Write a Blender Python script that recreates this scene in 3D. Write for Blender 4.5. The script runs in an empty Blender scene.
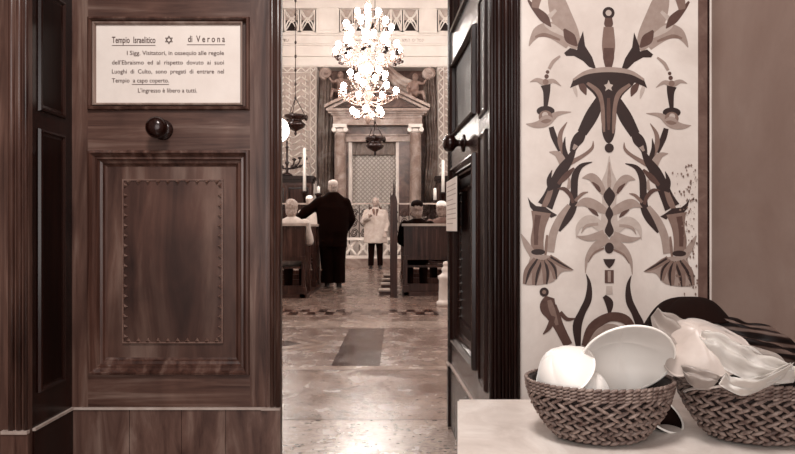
import bpy, bmesh, math, random
from mathutils import Vector, Matrix, noise
random.seed(7)
PI = math.pi
F = 603.0; CX = 397.5; HY = 230.0; H = 0.92        # lens in pixels, horizon row, eye height
def W(px, py, Y):                                  # a measured picture point at distance Y -> world
    return Vector(((px-CX)*Y/F, Y, H+(HY-py)*Y/F))
def wx(px, Y): return (px-CX)*Y/F
def wz(py, Y): return H+(HY-py)*Y/F
COL = bpy.context.scene.collection

# ------------------------------------------------------------------ colours (sepia tones of the place)
LUT = [(0,(12,2,0)),(30,(38,15,10)),(60,(77,50,42)),(100,(117,93,83)),(150,(163,147,138)),(200,(209,197,189)),(255,(255,252,246))]
def lin(c):
    c /= 255.0
    return c/12.92 if c <= .04045 else ((c+.055)/1.055)**2.4
def T(v):
    v = max(0, min(255, v))
    for (a, ca), (b, cb) in zip(LUT, LUT[1:]):
        if v <= b:
            t = (v-a)/(b-a)
            return tuple(lin(ca[i]+(cb[i]-ca[i])*t) for i in range(3))+(1,)
    return (1,1,1,1)

class NT:
    def __init__(s, name):
        s.m = bpy.data.materials.new(name); s.m.use_nodes = True
        s.t = s.m.node_tree; s.b = s.t.nodes['Principled BSDF']
        s.co = s.t.nodes.new('ShaderNodeTexCoord').outputs['Object']
    def n(s, k, **kw):
        q = s.t.nodes.new(k)
        for a, b in kw.items(): setattr(q, a, b)
        return q
    def l(s, a, b): s.t.links.new(a, b)
    def map(s, sc, rot=(0,0,0), src=None):
        q = s.n('ShaderNodeMapping'); q.inputs['Scale'].default_value = sc; q.inputs['Rotation'].default_value = rot
        s.l(src or s.co, q.inputs[0]); return q.outputs[0]
    def noise(s, vec, scale, detail=5, rough=.6, dist=0):
        q = s.n('ShaderNodeTexNoise'); s.l(vec, q.inputs['Vector'])
        q.inputs['Scale'].default_value = scale; q.inputs['Detail'].default_value = detail
        q.inputs['Roughness'].default_value = rough; q.inputs['Distortion'].default_value = dist
        return q.outputs['Fac']
    def ramp(s, fac, stops):
        q = s.n('ShaderNodeValToRGB'); e = q.color_ramp.elements
        while len(e) < len(stops): e.new(.5)
        for x, (p, c) in zip(e, stops):
            x.position = p; x.color = c if isinstance(c, tuple) else T(c)
        s.l(fac, q.inputs[0]); return q.outputs[0]
    def mix(s, fac, a, b, mode='MIX'):
        q = s.n('ShaderNodeMix', data_type='RGBA', blend_type=mode)
        for v, i in ((fac, 0), (a, 6), (b, 7)):
            if hasattr(v, 'is_linked'): s.l(v, q.inputs[i])
            else: q.inputs[i].default_value = v
        return q.outputs[2]
    def bump(s, h, st=.2, d=.01):
        q = s.n('ShaderNodeBump'); q.inputs['Strength'].default_value = st; q.inputs['Distance'].default_value = d
        s.l(h, q.inputs['Height']); s.l(q.outputs[0], s.b.inputs['Normal'])
    def col(s, c):
        if isinstance(c, tuple): s.b.inputs['Base Color'].default_value = c
        else: s.l(c, s.b.inputs['Base Color'])
    def rough(s, r): s.b.inputs['Roughness'].default_value = r

def m_plain(name, v, rough=.6, metal=0, nz=0, scale=20, sheen=0, bump=0, spec=.5):
    q = NT(name); q.rough(rough); q.b.inputs['Specular IOR Level'].default_value = spec; q.b.inputs['Metallic'].default_value = metal
    if sheen: q.b.inputs['Sheen Weight'].default_value = sheen
    if nz or bump:
        f = q.noise(q.co, scale)
        q.col(q.ramp(f, [(.3, v-nz), (.7, v+nz)]))
        if bump: q.bump(f, bump)
    else: q.col(T(v))
    return q.m
def m_wood(name, lo, hi, rough=.35, sc=(26,26,1.6), blotch=.35, spec=.5):
    q = NT(name); q.rough(rough); q.b.inputs['Specular IOR Level'].default_value = spec
    g = q.noise(q.map(sc), 1.0, 7, .62, .6)
    c = q.ramp(g, [(.3, lo), (.52, (lo+hi)/2), (.72, hi)])
    b = q.ramp(q.noise(q.map((1,1,.6)), 4.5, 3, .55, .4), [(.38, T(110)), (.62, T(235))])
    q.col(q.mix(blotch, c, b, 'MULTIPLY')); q.bump(g, .12, .004)
    return q.m
def m_stone(name, lo, hi, scale=6, rough=.4, bump=.05, dist=1.2):
    q = NT(name); q.rough(rough)
    g = q.noise(q.co, scale, 8, .65, dist)
    q.col(q.ramp(g, [(.32, lo), (.5, (lo+hi)/2), (.66, hi)])); q.bump(g, bump, .01)
    return q.m
def m_emit(name, strength, col=(1,.93,.86,1)):
    q = NT(name); q.b.inputs['Emission Color'].default_value = col
    q.b.inputs['Emission Strength'].default_value = strength; q.col(T(250)); return q.m
def m_terrazzo(name, lo, hi, fl, fs, rough=.22, thr=.16):
    q = NT(name); q.b.inputs['Specular IOR Level'].default_value = .8
    base = q.ramp(q.noise(q.co, 2.6, 8, .7, 1.0), [(.3, lo), (.7, hi)])
    fine = q.ramp(q.noise(q.map((1, 2.2, 1)), 34, 5, .75, .8), [(.36, T(70)), (.56, T(250))]); base = q.mix(.6, base, fine, 'MULTIPLY')
    v = q.n('ShaderNodeTexVoronoi', feature='F1'); q.l(q.map((fs, fs*1.6, fs)), v.inputs['Vector']); v.inputs['Scale'].default_value = 1
    v.inputs['Randomness'].default_value = 1
    dd = q.n('ShaderNodeMath', operation='ADD'); q.l(v.outputs['Distance'], dd.inputs[0])
    nn = q.noise(q.co, fs*.35, 4); q.l(nn, dd.inputs[1])
    fac = q.ramp(dd.outputs[0], [(thr+.32, (1,1,1,1)), (thr+.36, (0,0,0,1))])
    q.col(q.mix(fac, base, T(fl)))
    r = q.ramp(q.noise(q.co, 5, 5), [(.35, (rough*.7,)*3+(1,)), (.7, (rough*1.6,)*3+(1,))]); q.l(r, q.b.inputs['Roughness'])
    q.bump(q.noise(q.co, 22, 6, .7), .30, .006)
    return q.m

M = {}
M['door'] = m_wood('door_wood', 36, 116, .38, blotch=.5, spec=.35)
M['door_h'] = m_wood('door_wood_rail', 38, 114, .38, (1.6,26,26), .5, .35)
M['panel'] = m_wood('door_panel_wood', 34, 116, .4, (9,9,.9), .6, .35)
M['field'] = m_wood('leather_field', 28, 100, .42, (7,7,1.4), .7, .35)
M['mould'] = m_wood('moulding_wood', 26, 104, .28)
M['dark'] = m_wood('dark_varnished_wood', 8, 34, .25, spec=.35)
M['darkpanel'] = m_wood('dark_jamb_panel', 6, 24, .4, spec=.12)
M['kick'] = m_wood('kick_board_wood', 42, 112, .42, (16,16,3))
M['lightedge'] = m_plain('worn_edge_wood', 150, .45, nz=15)  # pale tone paints the light that the ledge bevels catch
M['bronze'] = m_plain('dark_bronze', 24, .22, .3)
M['paper'] = m_plain('notice_paper', 200, .7, nz=5, scale=9)
M['ink'] = m_plain('notice_ink', 52, .7)
M['noticeframe'] = m_wood('notice_frame_wood', 90, 150, .35)
M['plaster'] = m_stone('painted_plaster', 180, 206, 3.5, .6, .03, .3)
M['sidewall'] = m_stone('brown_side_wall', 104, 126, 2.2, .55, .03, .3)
M['stripe'] = m_stone('mural_border', 66, 96, 12, .6)
M['marble'] = m_stone('table_marble', 176, 212, 7, .3, .02)
M['tablewood'] = m_wood('table_wood', 30, 66, .4)
M['straw'] = m_plain('basket_straw', 88, .6, nz=42, scale=70, bump=.2)
M['strawdark'] = m_plain('basket_inner', 16, .8)
M['satin'] = m_plain('white_satin', 226, .33, nz=5, scale=6, sheen=.4)
M['satintrim'] = m_plain('satin_piping', 236, .4)
M['satin2'] = m_plain('grey_satin', 172, .4, nz=18, scale=8, sheen=.3)
M['velvet'] = m_plain('dark_velvet', 8, .95, spec=.1)
M['hallwall'] = m_stone('hall_plaster', 196, 212, 1.2, .7, .02, .2)
M['cornice'] = m_stone('cornice_stucco', 206, 226, 1.0, .6, .02, .2)
M['stucco'] = m_stone('stucco_relief', 196, 228, 3, .6, .05, .3)
M['ground'] = m_stone('relief_ground', 140, 172, 4, .7, .05, .3)
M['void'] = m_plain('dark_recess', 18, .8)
M['arkstone'] = m_stone('ark_marble', 92, 160, 2.4, .35, .04)
M['arkdark'] = m_stone('dark_veined_marble', 28, 84, 3.0, .3, .04)
M['arklight'] = m_stone('pale_marble', 180, 214, 2.0, .4, .03)
M['drape'] = m_stone('dark_stucco_drapery', 76, 172, 1.6, .4, .08)
M['putto'] = m_stone('statue_stone', 76, 130, 3, .5, .05)
M['floor'] = m_terrazzo('floor_marble', 74, 132, 40, 30, .22, .17)
M['floorband'] = m_terrazzo('floor_pale_band', 112, 158, 30, 16, .2, .2)
M['floorgrey'] = m_terrazzo('floor_grey_slab', 74, 134, 20, 14, .2, .23)
M['floordark'] = m_terrazzo('floor_dark_inlay', 26, 60, 90, 22, .16, .10)
M['floorchip'] = m_terrazzo('floor_chipped_marble', 88, 160, 6, 24, .2, .38)
M['joint'] = m_plain('floor_joint', 40, .8)
M['door2'] = m_wood('dark_door_wood', 14, 50, .2, spec=.3)  # door wood darkened, puts the right leaf's shade into the colour
M['pew'] = m_wood('pew_wood', 18, 76, .3, spec=.25)
M['pewtop'] = m_wood('pew_top_wood', 140, 190, .3, (2,20,20))
M['black'] = m_plain('black_cloth', 5, .95, spec=.05, nz=2, scale=12)
M['coat'] = m_plain('pale_coat_cloth', 160, .8, nz=14, scale=9)
M['greycoat'] = m_plain('grey_coat_cloth', 74, .85, nz=12, scale=10)
M['lightcloth'] = m_plain('pale_shirt_cloth', 180, .8, nz=8)
M['trousers'] = m_plain('dark_trouser_cloth', 8, .9, spec=.05, nz=4)
M['skin'] = m_plain('skin', 134, .5)
M['hair'] = m_plain('grey_hair', 140, .7, nz=35, scale=60)
M['hairmid'] = m_plain('brown_hair', 112, .7, nz=30, scale=60)
M['shoe'] = m_plain('black_shoe', 12, .3)
M['cap'] = m_plain('white_cap', 232, .5)
M['capgrey'] = m_plain('pale_cap', 176, .5)
M['parapet'] = m_stone('parapet_marble', 196, 222, 3, .4)
M['iron'] = m_plain('wrought_iron', 34, .4, .5)
M['wax'] = m_plain('candle_wax', 242, .4)
M['bollard'] = m_stone('bollard_stone', 186, 212, 5, .45)
M['bulb'] = m_emit('lit_bulb', 105)
M['globe'] = m_emit('lit_globe', 22)
M['glass'] = m_plain('white_glass', 120, .12)
M['crystal'] = m_plain('crystal', 90, .05)
M['daylight'] = m_emit('window_daylight', 5, (1,.97,.95,1))  # glow for the panes of the added hall windows
M['faintink'] = m_plain('faint_ink', 140, .7); M['trimwood'] = m_plain('trim_wood', 84, .3, nz=14)
M['ceiling'] = m_plain('ceiling_plaster', 200, .8)

# ------------------------------------------------------------------ mesh helpers
def new(): return bmesh.new()
def box(bm, x0, y0, z0, x1, y1, z1, mi=0):
    vs = [bm.verts.new((x, y, z)) for z in (z0, z1) for y in (y0, y1) for x in (x0, x1)]
    for f in ((0,2,3,1),(4,5,7,6),(0,1,5,4),(2,6,7,3),(0,4,6,2),(1,3,7,5)):
        fc = bm.faces.new([vs[i] for i in f]); fc.material_index = mi
def pbox(bm, x0, y0, x1, y1, Y, dep, mi=0):        # front face at distance Y, measured corners, depth behind
    box(bm, wx(x0, Y), Y, wz(y1, Y), wx(x1, Y), Y+dep, wz(y0, Y), mi)
def frame_xform(d):
    d = Vector(d).normalized(); a = Vector((0,0,1)) if abs(d.z) < .9 else Vector((1,0,0))
    u = d.cross(a).normalized(); return u, d.cross(u).normalized()
def tube(bm, pts, r, seg=8, mi=0, flat=1.0, cap=True):
    pts = [Vector(p) for p in pts]; rings = []
    rr = r if isinstance(r, (list, tuple)) else [r]*len(pts)
    u = None
    for i, p in enumerate(pts):
        d = (pts[min(i+1, len(pts)-1)]-pts[max(i-1, 0)]).normalized()
        if u is None: u, v = frame_xform(d)
        else:
            u = (u-d*u.dot(d)).normalized(); v = d.cross(u).normalized()
        rings.append([bm.verts.new(p+u*math.cos(2*PI*k/seg)*rr[i]+v*math.sin(2*PI*k/seg)*rr[i]*flat) for k in range(seg)])
    for a, b in zip(rings, rings[1:]):
        for k in range(seg):
            f = bm.faces.new((a[k], a[(k+1)%seg], b[(k+1)%seg], b[k])); f.smooth = True; f.material_index = mi
    if cap:
        for rg in (rings[0][::-1], rings[-1]): 
            f = bm.faces.new(rg); f.material_index = mi
def lathe(bm, prof, c=(0,0,0), seg=24, mi=0, axis='Z', sx=1, sy=1):
    rings = []
    for r, z in prof:
        ring = []
        for k in range(seg):
            a = 2*PI*k/seg; x, y = r*math.cos(a)*sx, r*math.sin(a)*sy
            p = (x, y, z) if axis == 'Z' else ((x, z, y) if axis == 'Y' else (z, x, y))
            ring.append(bm.verts.new(Vector(p)+Vector(c)))
        rings.append(ring)
    for a, b in zip(rings, rings[1:]):
        for k in range(seg):
            f = bm.faces.new((a[k], a[(k+1)%seg], b[(k+1)%seg], b[k])); f.smooth = True; f.material_index = mi
    for rg in (rings[0][::-1], rings[-1]):
        if (rg[0].co-rg[seg//2].co).length > 1e-5:
            f = bm.faces.new(rg); f.material_index = mi
def ell(bm, c, r, rot=None, seg=14, mi=0):
    if not isinstance(r, (list, tuple)): r = (r, r, r)
    n0 = len(bm.verts)
    mt = Matrix.Translation(Vector(c)) @ (rot.to_4x4() if rot else Matrix()) @ Matrix.Diagonal((r[0], r[1], r[2], 1))
    g = bmesh.ops.create_uvsphere(bm, u_segments=seg, v_segments=max(6, seg*2//3), radius=1, matrix=mt)
    for v in g['verts']:
        for f in v.link_faces: f.smooth = True; f.material_index = mi
def prism(bm, pts, y0, y1, mi=0):                  # polygon given as (x,z), extruded along y
    a = [bm.verts.new((x, y0, z)) for x, z in pts]; b = [bm.verts.new((x, y1, z)) for x, z in pts]
    n = len(pts)
    for f in [a, b[::-1]]+[[a[(i+1)%n], a[i], b[i], b[(i+1)%n]] for i in range(n)]:
        q = bm.faces.new(f); q.material_index = mi
def mould(bm, x0, z0, x1, z1, prof, s=1, mi=0, y=0): # mitred frame; prof = (inset, depth)
    loops = []
    for i, d in prof:
        loops.append([bm.verts.new((s*x, y+d, z)) for x, z in ((x0+i, z0+i), (x1-i, z0+i), (x1-i, z1-i), (x0+i, z1-i))])
    for a, b in zip(loops, loops[1:]):
        for k in range(4):
            f = bm.faces.new((a[k], a[(k+1)%4], b[(k+1)%4], b[k])); f.material_index = mi
def rootloc(p):
    v = Vector((0,0,0))
    while p: v += p.location; p = p.parent
    return v
def obj(name, bm, mat, parent=None, local=False, **tags):
    bmesh.ops.recalc_face_normals(bm, faces=bm.faces[:])
    me = bpy.data.meshes.new(name)
    if parent and not local: bmesh.ops.translate(bm, verts=bm.verts[:], vec=-rootloc(parent))
    elif not parent and not local and len(bm.verts):
        xs = [v.co.x for v in bm.verts]; ys = [v.co.y for v in bm.verts]; zs = [v.co.z for v in bm.verts]
        L = Vector(((min(xs)+max(xs))/2, (min(ys)+max(ys))/2, min(zs)))
        bmesh.ops.translate(bm, verts=bm.verts[:], vec=-L)
    bm.to_mesh(me); bm.free()
    for m_ in (mat if isinstance(mat, (list, tuple)) else [mat]): me.materials.append(M[m_])
    o = bpy.data.objects.new(name, me); COL.objects.link(o)
    if parent: o.parent = parent
    elif not local: o.location = L
    for k, v in tags.items(): o['category' if k == 'cat' else k] = v
    return o
def thing(name, label, cat, loc=(0,0,0), rz=0, group=None):
    o = bpy.data.objects.new(name, None); COL.objects.link(o); o.location = loc; o.rotation_euler = (0,0,rz)
    o['label'] = label; o['category'] = cat; o.empty_display_size = .1
    if group: o['group'] = group
    return o
def sthing(name):
    o = bpy.data.objects.new(name, None); COL.objects.link(o); o['kind'] = 'structure'; return o
def struct(name, bm, mat, parent=None):
    return obj(name, bm, mat, parent) if parent else obj(name, bm, mat, None, kind='structure')
def copy_tree(o, loc, label=None, rz=None, group=None):
    c = o.copy(); COL.objects.link(c); c.location = loc
    if rz is not None: c.rotation_euler = (0,0,rz)
    if label: c['label'] = label
    for ch in list(o.children):
        d = ch.copy(); COL.objects.link(d); d.parent = c
        for g in list(ch.children):
            e = g.copy(); COL.objects.link(e); e.parent = d
    return c
def remesh(bm, voxel=.012, it=4, disp=0, dscale=8):
    me = bpy.data.meshes.new('tmp'); bm.to_mesh(me); bm.free()
    o = bpy.data.objects.new('tmp', me); COL.objects.link(o)
    r = o.modifiers.new('r', 'REMESH'); r.mode = 'VOXEL'; r.voxel_size = voxel
    s = o.modifiers.new('s', 'SMOOTH'); s.iterations = it; s.factor = .5
    dg = bpy.context.evaluated_depsgraph_get(); dg.update()
    ev = o.evaluated_get(dg); m2 = bpy.data.meshes.new_from_object(ev, depsgraph=dg)
    b = bmesh.new(); b.from_mesh(m2)
    bpy.data.objects.remove(o); bpy.data.meshes.remove(me); bpy.data.meshes.remove(m2)
    if disp:
        for v in b.verts:
            v.normal_update()
            v.co += v.normal*disp*noise.noise(Vector((v.co.x*dscale, v.co.y*dscale, v.co.z*dscale*.5)))
    for f in b.faces: f.smooth = True
    return b
def text_into(bm, body, x0, x1, zb, y, size, shear=0, depth=.0006, spacing=1.0, boldoff=0):
    cu = bpy.data.curves.new('t', 'FONT'); cu.body = body; cu.size = size; cu.space_character = spacing; cu.offset = boldoff
    cu.extrude = depth/2; cu.resolution_u = 3
    o = bpy.data.objects.new('t', cu); COL.objects.link(o)
    dg = bpy.context.evaluated_depsgraph_get(); dg.update()
    me = bpy.data.meshes.new_from_object(o.evaluated_get(dg), depsgraph=dg)
    if not me.vertices: bpy.data.objects.remove(o); return
    xs = [v.co.x for v in me.vertices]; a, b = min(xs), max(xs); k = (x1-x0)/(b-a)
    t = bmesh.new(); t.from_mesh(me)
    for v in t.verts: v.co = Vector((x0+(v.co.x-a)*k, y-v.co.z, zb+v.co.y))
    m3 = bpy.data.meshes.new('t3'); t.to_mesh(m3); t.free(); bm.from_mesh(m3)
    bpy.data.objects.remove(o)
def catmull(p, n=6, closed=False):
    out = []; L = len(p)
    rng = range(L if closed else L-1)
    for i in rng:
        g = (lambda j: p[j % L]) if closed else (lambda j: p[max(0, min(L-1, j))])
        a, b, c, d = g(i-1), g(i), g(i+1), g(i+2)
        for k in range(n):
            t = k/n
            out.append(tuple(.5*((2*b[q])+(-a[q]+c[q])*t+(2*a[q]-5*b[q]+4*c[q]-d[q])*t*t+(-a[q]+3*b[q]-3*c[q]+d[q])*t**3) for q in range(len(b))))
    if not closed: out.append(tuple(p[-1]))
    return out

# ================================================================== THE DOORWAY
D1 = 2.12; D0 = 1.89; K = D1/F
XL = wx(72, D1); XR = .285; LW = .731
def du(px): return (px-72)*K
def dz(py): return H+(HY-py)*K
PROF = [(0,0),(.003,-.012),(.011,-.015),(.017,-.005),(.024,.002),(.031,.001),(.036,.012),(.045,.014),(.050,.022),(.056,.026)]
PROF2 = [(0,0),(.003,-.012),(.009,-.015),(.014,-.006),(.018,.008)]
def boxs(bm, s, u0, y0, z0, u1, y1, z1, mi=0):
    a, b = sorted((s*u0, s*u1)); box(bm, a, y0, z0, b, y1, z1, mi)
def leaf(name, s, parent, shaded=False):  # right leaf gets darker woods that paint in its shade
    DW = 'door2' if shaded else 'door'; DH = 'door2' if shaded else 'door_h'; PN = 'darkpanel' if shaded else 'panel'; FD = 'darkpanel' if shaded else 'field'; KK = 'dark' if shaded else 'kick'; MO = 'dark' if shaded else 'mould'
    b = new(); a0, a1 = .0563, du(250); th = .045
    zs = [.298, dz(375), dz(150), dz(110.5), dz(17), dz(-25), 2.55, 2.7]
    boxs(b, s, 0, 0, .298, a0, th, 2.7); boxs(b, s, a1, 0, .298, du(266), th, 2.7)
    boxs(b, s, du(266), 0, 0, LW, th, 2.7)
    for z0, z1 in ((zs[0], zs[1]), (zs[2], zs[3]), (zs[4], zs[5]), (zs[6], zs[7])): boxs(b, s, a0, 0, z0, a1, th, z1, 1)
    obj('door_frame', b, [DW, DH], parent, True)
    b = new(); boxs(b, s, 0, -.004, .004, du(268), th, .292)
    boxs(b, s, du(268), -.014, .004, LW+.003, 0, .292)
    for px in (130, 182, 226): boxs(b, s, du(px)-.0008, -.0045, .01, du(px)+.0008, 0, .29, 1)
    boxs(b, s, 0, -.009, .290, du(262), 0, .2975, 2); boxs(b, s, du(262), -.016, .290, LW+.003, 0, .2975, 2)  # ledges in the painted highlight tone
    obj('kick_board', b, [KK, 'dark', 'lightedge'], parent, True)
    for i, (z0, z1, pr) in enumerate(((zs[1], zs[2], PROF), (zs[3], zs[4], PROF2), (zs[5], zs[6], PROF))):
        b = new(); mould(b, a0, z0, a1, z1, pr, s)
        mo = obj('panel_moulding', b, MO, parent, True)
        dpt = pr[-1][1]; ins = pr[-1][0]
        b = new(); boxs(b, s, a0+ins-.004, dpt, z0+ins-.004, a1-ins+.004, dpt+.012, z1-ins+.004)
        p = obj('door_panel', b, PN, parent, True)
        if i == 0:
            x0, x1, q0, q1 = du(121), du(220), dz(343), dz(180)
            b = new(); boxs(b, s, x0, dpt-.004, q0, x1, dpt, q1)
            obj('inset_field', b, FD, parent, True)
            b = new(); w = .0045
            for r in ((x0-w, q0-w, x0, q1+w), (x1, q0-w, x1+w, q1+w), (x0, q0-w, x1, q0), (x0, q1, x1, q1+w)):
                boxs(b, s, r[0], dpt-.0075, r[1], r[2], dpt, r[3])
            def tooth(x, z, dx, dz_):
                # small raised triangular tooth pointing into the field
                px_, pz_ = (0, .0095) if dx else (.0095, 0)
                base = [Vector((s*(x-px_), dpt-.005, z-pz_)), Vector((s*(x+px_), dpt-.005, z+pz_)), Vector((s*(x+dx*.015), dpt-.005, z+dz_*.015))]
                top = Vector((s*(x+dx*.006), dpt-.016, z+dz_*.006))
                vs = [b.verts.new(v) for v in base]+[b.verts.new(top)]
                for f in ((0,1,3),(1,2,3),(2,0,3)): 
                    q = b.faces.new([vs[k] for k in f]); q.material_index = 1
            n = 16
            for k in range(n):
                z = q0+(q1-q0)*(k+.5)/n; tooth(x0, z, 1, 0); tooth(x1, z, -1, 0)
            for k in range(10):
                x = x0+(x1-x0)*(k+.5)/10; tooth(x, q0, 0, 1); tooth(x, q1, 0, -1)
            obj('studded_trim', b, [MO, MO] if shaded else ['trimwood', 'trimwood'], parent, True, label='row of pointed studs framing the inset field')
    b = new()
    for px, r in ((272.2, .009), (278.2, .011)):
        tube(b, [(s*du(px), 0, .30), (s*du(px), 0, 2.7)], r, 12)
    boxs(b, s, du(265.6), -.004, .298, du(268), .0, 2.7)
    obj('astragal', b, MO, parent, True)
    # knob
    b = new(); u = du(163); z = dz(130)
    lathe(b, [(.001,-.085),(.016,-.084),(.030,-.076),(.037,-.062),(.037,-.052),(.030,-.040),(.018,-.033),(.013,-.026),(.013,-.014),(.022,-.010),(.034,-.006),(.036,0)], (s*u, 0, z), 28, axis='Y')
    obj('door_knob', b, 'bronze', parent, True, label='round dark bronze pull knob')

ld = sthing('door_1'); ld.location = (XL, D1, 0); leaf('door', 1, ld)
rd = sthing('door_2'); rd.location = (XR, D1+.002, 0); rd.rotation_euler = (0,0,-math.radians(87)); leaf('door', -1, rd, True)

# reveals (jambs) with panels, casings
def jamb(name, X, s):           # s=+1: face looks to +X
    p = sthing(name); p.location = (X, D0, 0)
    b = new(); L = D1-D0
    box(b, min(0,-s*.05), 0, 0, max(0,-s*.05), L+.05, 2.75)
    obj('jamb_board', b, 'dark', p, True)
    for z0, z1 in ((.40, 1.245), (1.30, 1.70), (1.8, 2.55)):
        b = new()
        loops = []
        for i, d in [(0,0),(.003,.008),(.009,.010),(.015,.004),(.022,.003)]:
            loops.append([b.verts.new((s*d, y, z)) for y, z in ((.03+i, z0+i), (L-.05-i, z0+i), (L-.05-i, z1-i), (.03+i, z1-i))])
        for a, c in zip(loops, loops[1:]):
            for k in range(4): b.faces.new((a[k], a[(k+1)%4], c[(k+1)%4], c[k]))
        obj('panel_moulding', b, 'dark', p, True)
        b = new(); box(b, min(.0005*s, .003*s), .05, z0+.02, max(.0005*s, .003*s), L-.07, z1-.02); obj('jamb_panel', b, 'darkpanel', p, True)
    b = new(); box(b, min(0, s*.006), .0, 0, max(0, s*.006), L-.002, .29); box(b, min(0, s*.010), 0, .29, max(0, s*.010), L-.002, .298, 1)
    obj('kick_board', b, ['dark', 'lightedge'], p, True)
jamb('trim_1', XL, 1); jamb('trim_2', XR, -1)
def casing(name, x0, x1, mats, ribs):
    p = sthing(name)
    b = new(); box(b, x0, D0-.02, 0, x1, D0-.0005, 2.85); obj('casing_board', b, mats[0], p)
    b = new()
    for x, r in ribs: tube(b, [(x, D0-.02, .30), (x, D0-.02, 2.8)], r, 10)
    obj('casing_moulding', b, mats[1], p)
    b = new(); box(b, x0-.003, D0-.03, 0, x1+.003, D0-.018, .29); box(b, x0-.003, D0-.034, .29, x1+.003, D0-.018, .30, 1)
    obj('plinth_block', b, [mats[0], 'lightedge'], p)
casing('trim_3', XL-.075, XL, ('door', 'mould'), [(XL-.008, .007), (XL-.028, .009), (XL-.052, .010)])
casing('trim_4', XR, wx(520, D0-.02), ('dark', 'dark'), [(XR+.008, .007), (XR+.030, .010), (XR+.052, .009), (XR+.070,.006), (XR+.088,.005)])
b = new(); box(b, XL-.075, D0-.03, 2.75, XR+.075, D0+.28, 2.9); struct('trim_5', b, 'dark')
b = new(); box(b, XL-.6, D0+.0, 0, XL-.075, D0+.3, 3.2); struct('wall_left_of_door', b, 'door')
b = new(); box(b, XL-.6, D0, 2.9, 1.1, D0+.3, 3.2); struct('wall_above_door', b, 'hallwall')
# painted wall to the right of the doorway
XW1 = wx(520, D0-.02)-.004
pw = sthing('wall_front'); b = new(); box(b, XW1, D0, 0, 1.1, D0+.3, 2.9); obj('wall_plaster', b, 'plaster', pw)
b = new(); box(b, wx(698, D0), D0-.002, 0, wx(707, D0), D0+.01, 2.9); obj('painted_border', b, 'stripe', pw)
b = new(); box(b, wx(707, D0), D0-.003, 0, wx(709, D0), D0+.01, 2.9); obj('border_line', b, 'dark', pw)
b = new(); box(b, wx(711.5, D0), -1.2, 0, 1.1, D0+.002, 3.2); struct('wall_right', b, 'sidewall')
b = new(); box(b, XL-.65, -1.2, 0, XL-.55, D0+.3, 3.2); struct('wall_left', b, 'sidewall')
b = new(); box(b, XL-.65, -1.2, 3.2, 1.1, D0+.3, 3.3); struct('ceiling_vestibule', b, 'ceiling')

# ---- painted ornament on the wall (flat paint, one mesh)
TON = [28, 62, 100, 132, 160, 206]
for i, t in enumerate(TON): M['paint%d' % i] = m_plain('ornament_paint_%d' % t, t, .55, nz=7 if t > 50 else 4, scale=45)
ob = new(); lay = [0]
def wp(x, y): 
    lay_y = D0-.0006-.000012*lay[0]
    return ob.verts.new((wx(x, D0), lay_y, wz(y, D0)))
def poly(pts, ti, mir=True, smooth=True, n=5):
    pp = catmull(pts, n, True) if smooth else pts
    for sgn in ((0, 1) if mir else (0,)):
        lay[0] += 1
        q = [(1217-x if sgn else x, y+(1.5 if sgn else 0)) for x, y in pp]
        try: f = ob.faces.new([wp(x, y) for x, y in q]); f.material_index = ti
        except Exception: pass
def stroke(pts, ti, mir=True):
    pp = catmull(pts, 6)
    L, R = [], []
    for i, (x, y, w) in enumerate(pp):
        a, c = pp[max(0, i-1)], pp[min(len(pp)-1, i+1)]
        dx, dy = c[0]-a[0], c[1]-a[1]; n = math.hypot(dx, dy) or 1
        L.append((x-dy/n*max(w,.4)/2, y+dx/n*max(w,.4)/2)); R.append((x+dy/n*max(w,.4)/2, y-dx/n*max(w,.4)/2))
    for sgn in ((0, 1) if mir else (0,)):
        lay[0] += 1
        f_ = (lambda p: (1217-p[0], p[1]+1.5)) if sgn else (lambda p: p)
        a = [wp(*f_(p)) for p in L]; c = [wp(*f_(p)) for p in R]
        for i in range(len(a)-1):
            f = ob.faces.new((a[i], a[i+1], c[i+1], c[i])); f.material_index = ti
def dot(x, y, rx, ry, ti, mir=True): poly([(x+rx*math.cos(k*PI/6), y+ry*math.sin(k*PI/6)) for k in range(12)], ti, mir, True, 2)
# large corner trumpets
stroke([(578,48,8),(570,35,19),(562,18,21),(556,0,17),(552,-14,6)], 3)
stroke([(570,44,12),(554,31,17),(540,31,12),(533,38,6),(529,46,1)], 3)
stroke([(566,36,3),(553,28,7),(546,24,4),(548,18,5),(556,10,3)], 4)
stroke([(560,40,2),(545,35,4),(535,37,2)], 2)
stroke([(577,46,2),(570,38,11),(564,29,2)], 1)
stroke([(551,27,1),(544,18,9),(534,8,5),(528,0,2)], 1)
stroke([(535,8,7),(538,-4,9),(548,-14,3)], 2)
poly([(596,69),(592,57),(585,46),(583,31),(578,44),(577,50),(570,48),(564,53),(566,56),(574,56),(583,61),(589,67)], 0, smooth=False)
# centre finial
dot(608.5,13,6,6,0,False); dot(608.5,13,3,3,4,False)
stroke([(608.5,18,7),(608.5,24,9),(608.5,27,6)], 1, False)
stroke([(608.5,27,10),(608.5,42,13),(608.5,52,12),(608.5,69,5)], 2, False)
stroke([(608.5,48,10),(608.5,58,11),(608.5,70,5)], 1, False)
# diagonal arms
stroke([(602,96,8),(592,115,13),(582,133,10)], 0)
stroke([(583,132,7),(579,138,11),(575,144,9),(572,152,5)], 0)
stroke([(576,145,5),(573,150,2)], 3)
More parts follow.
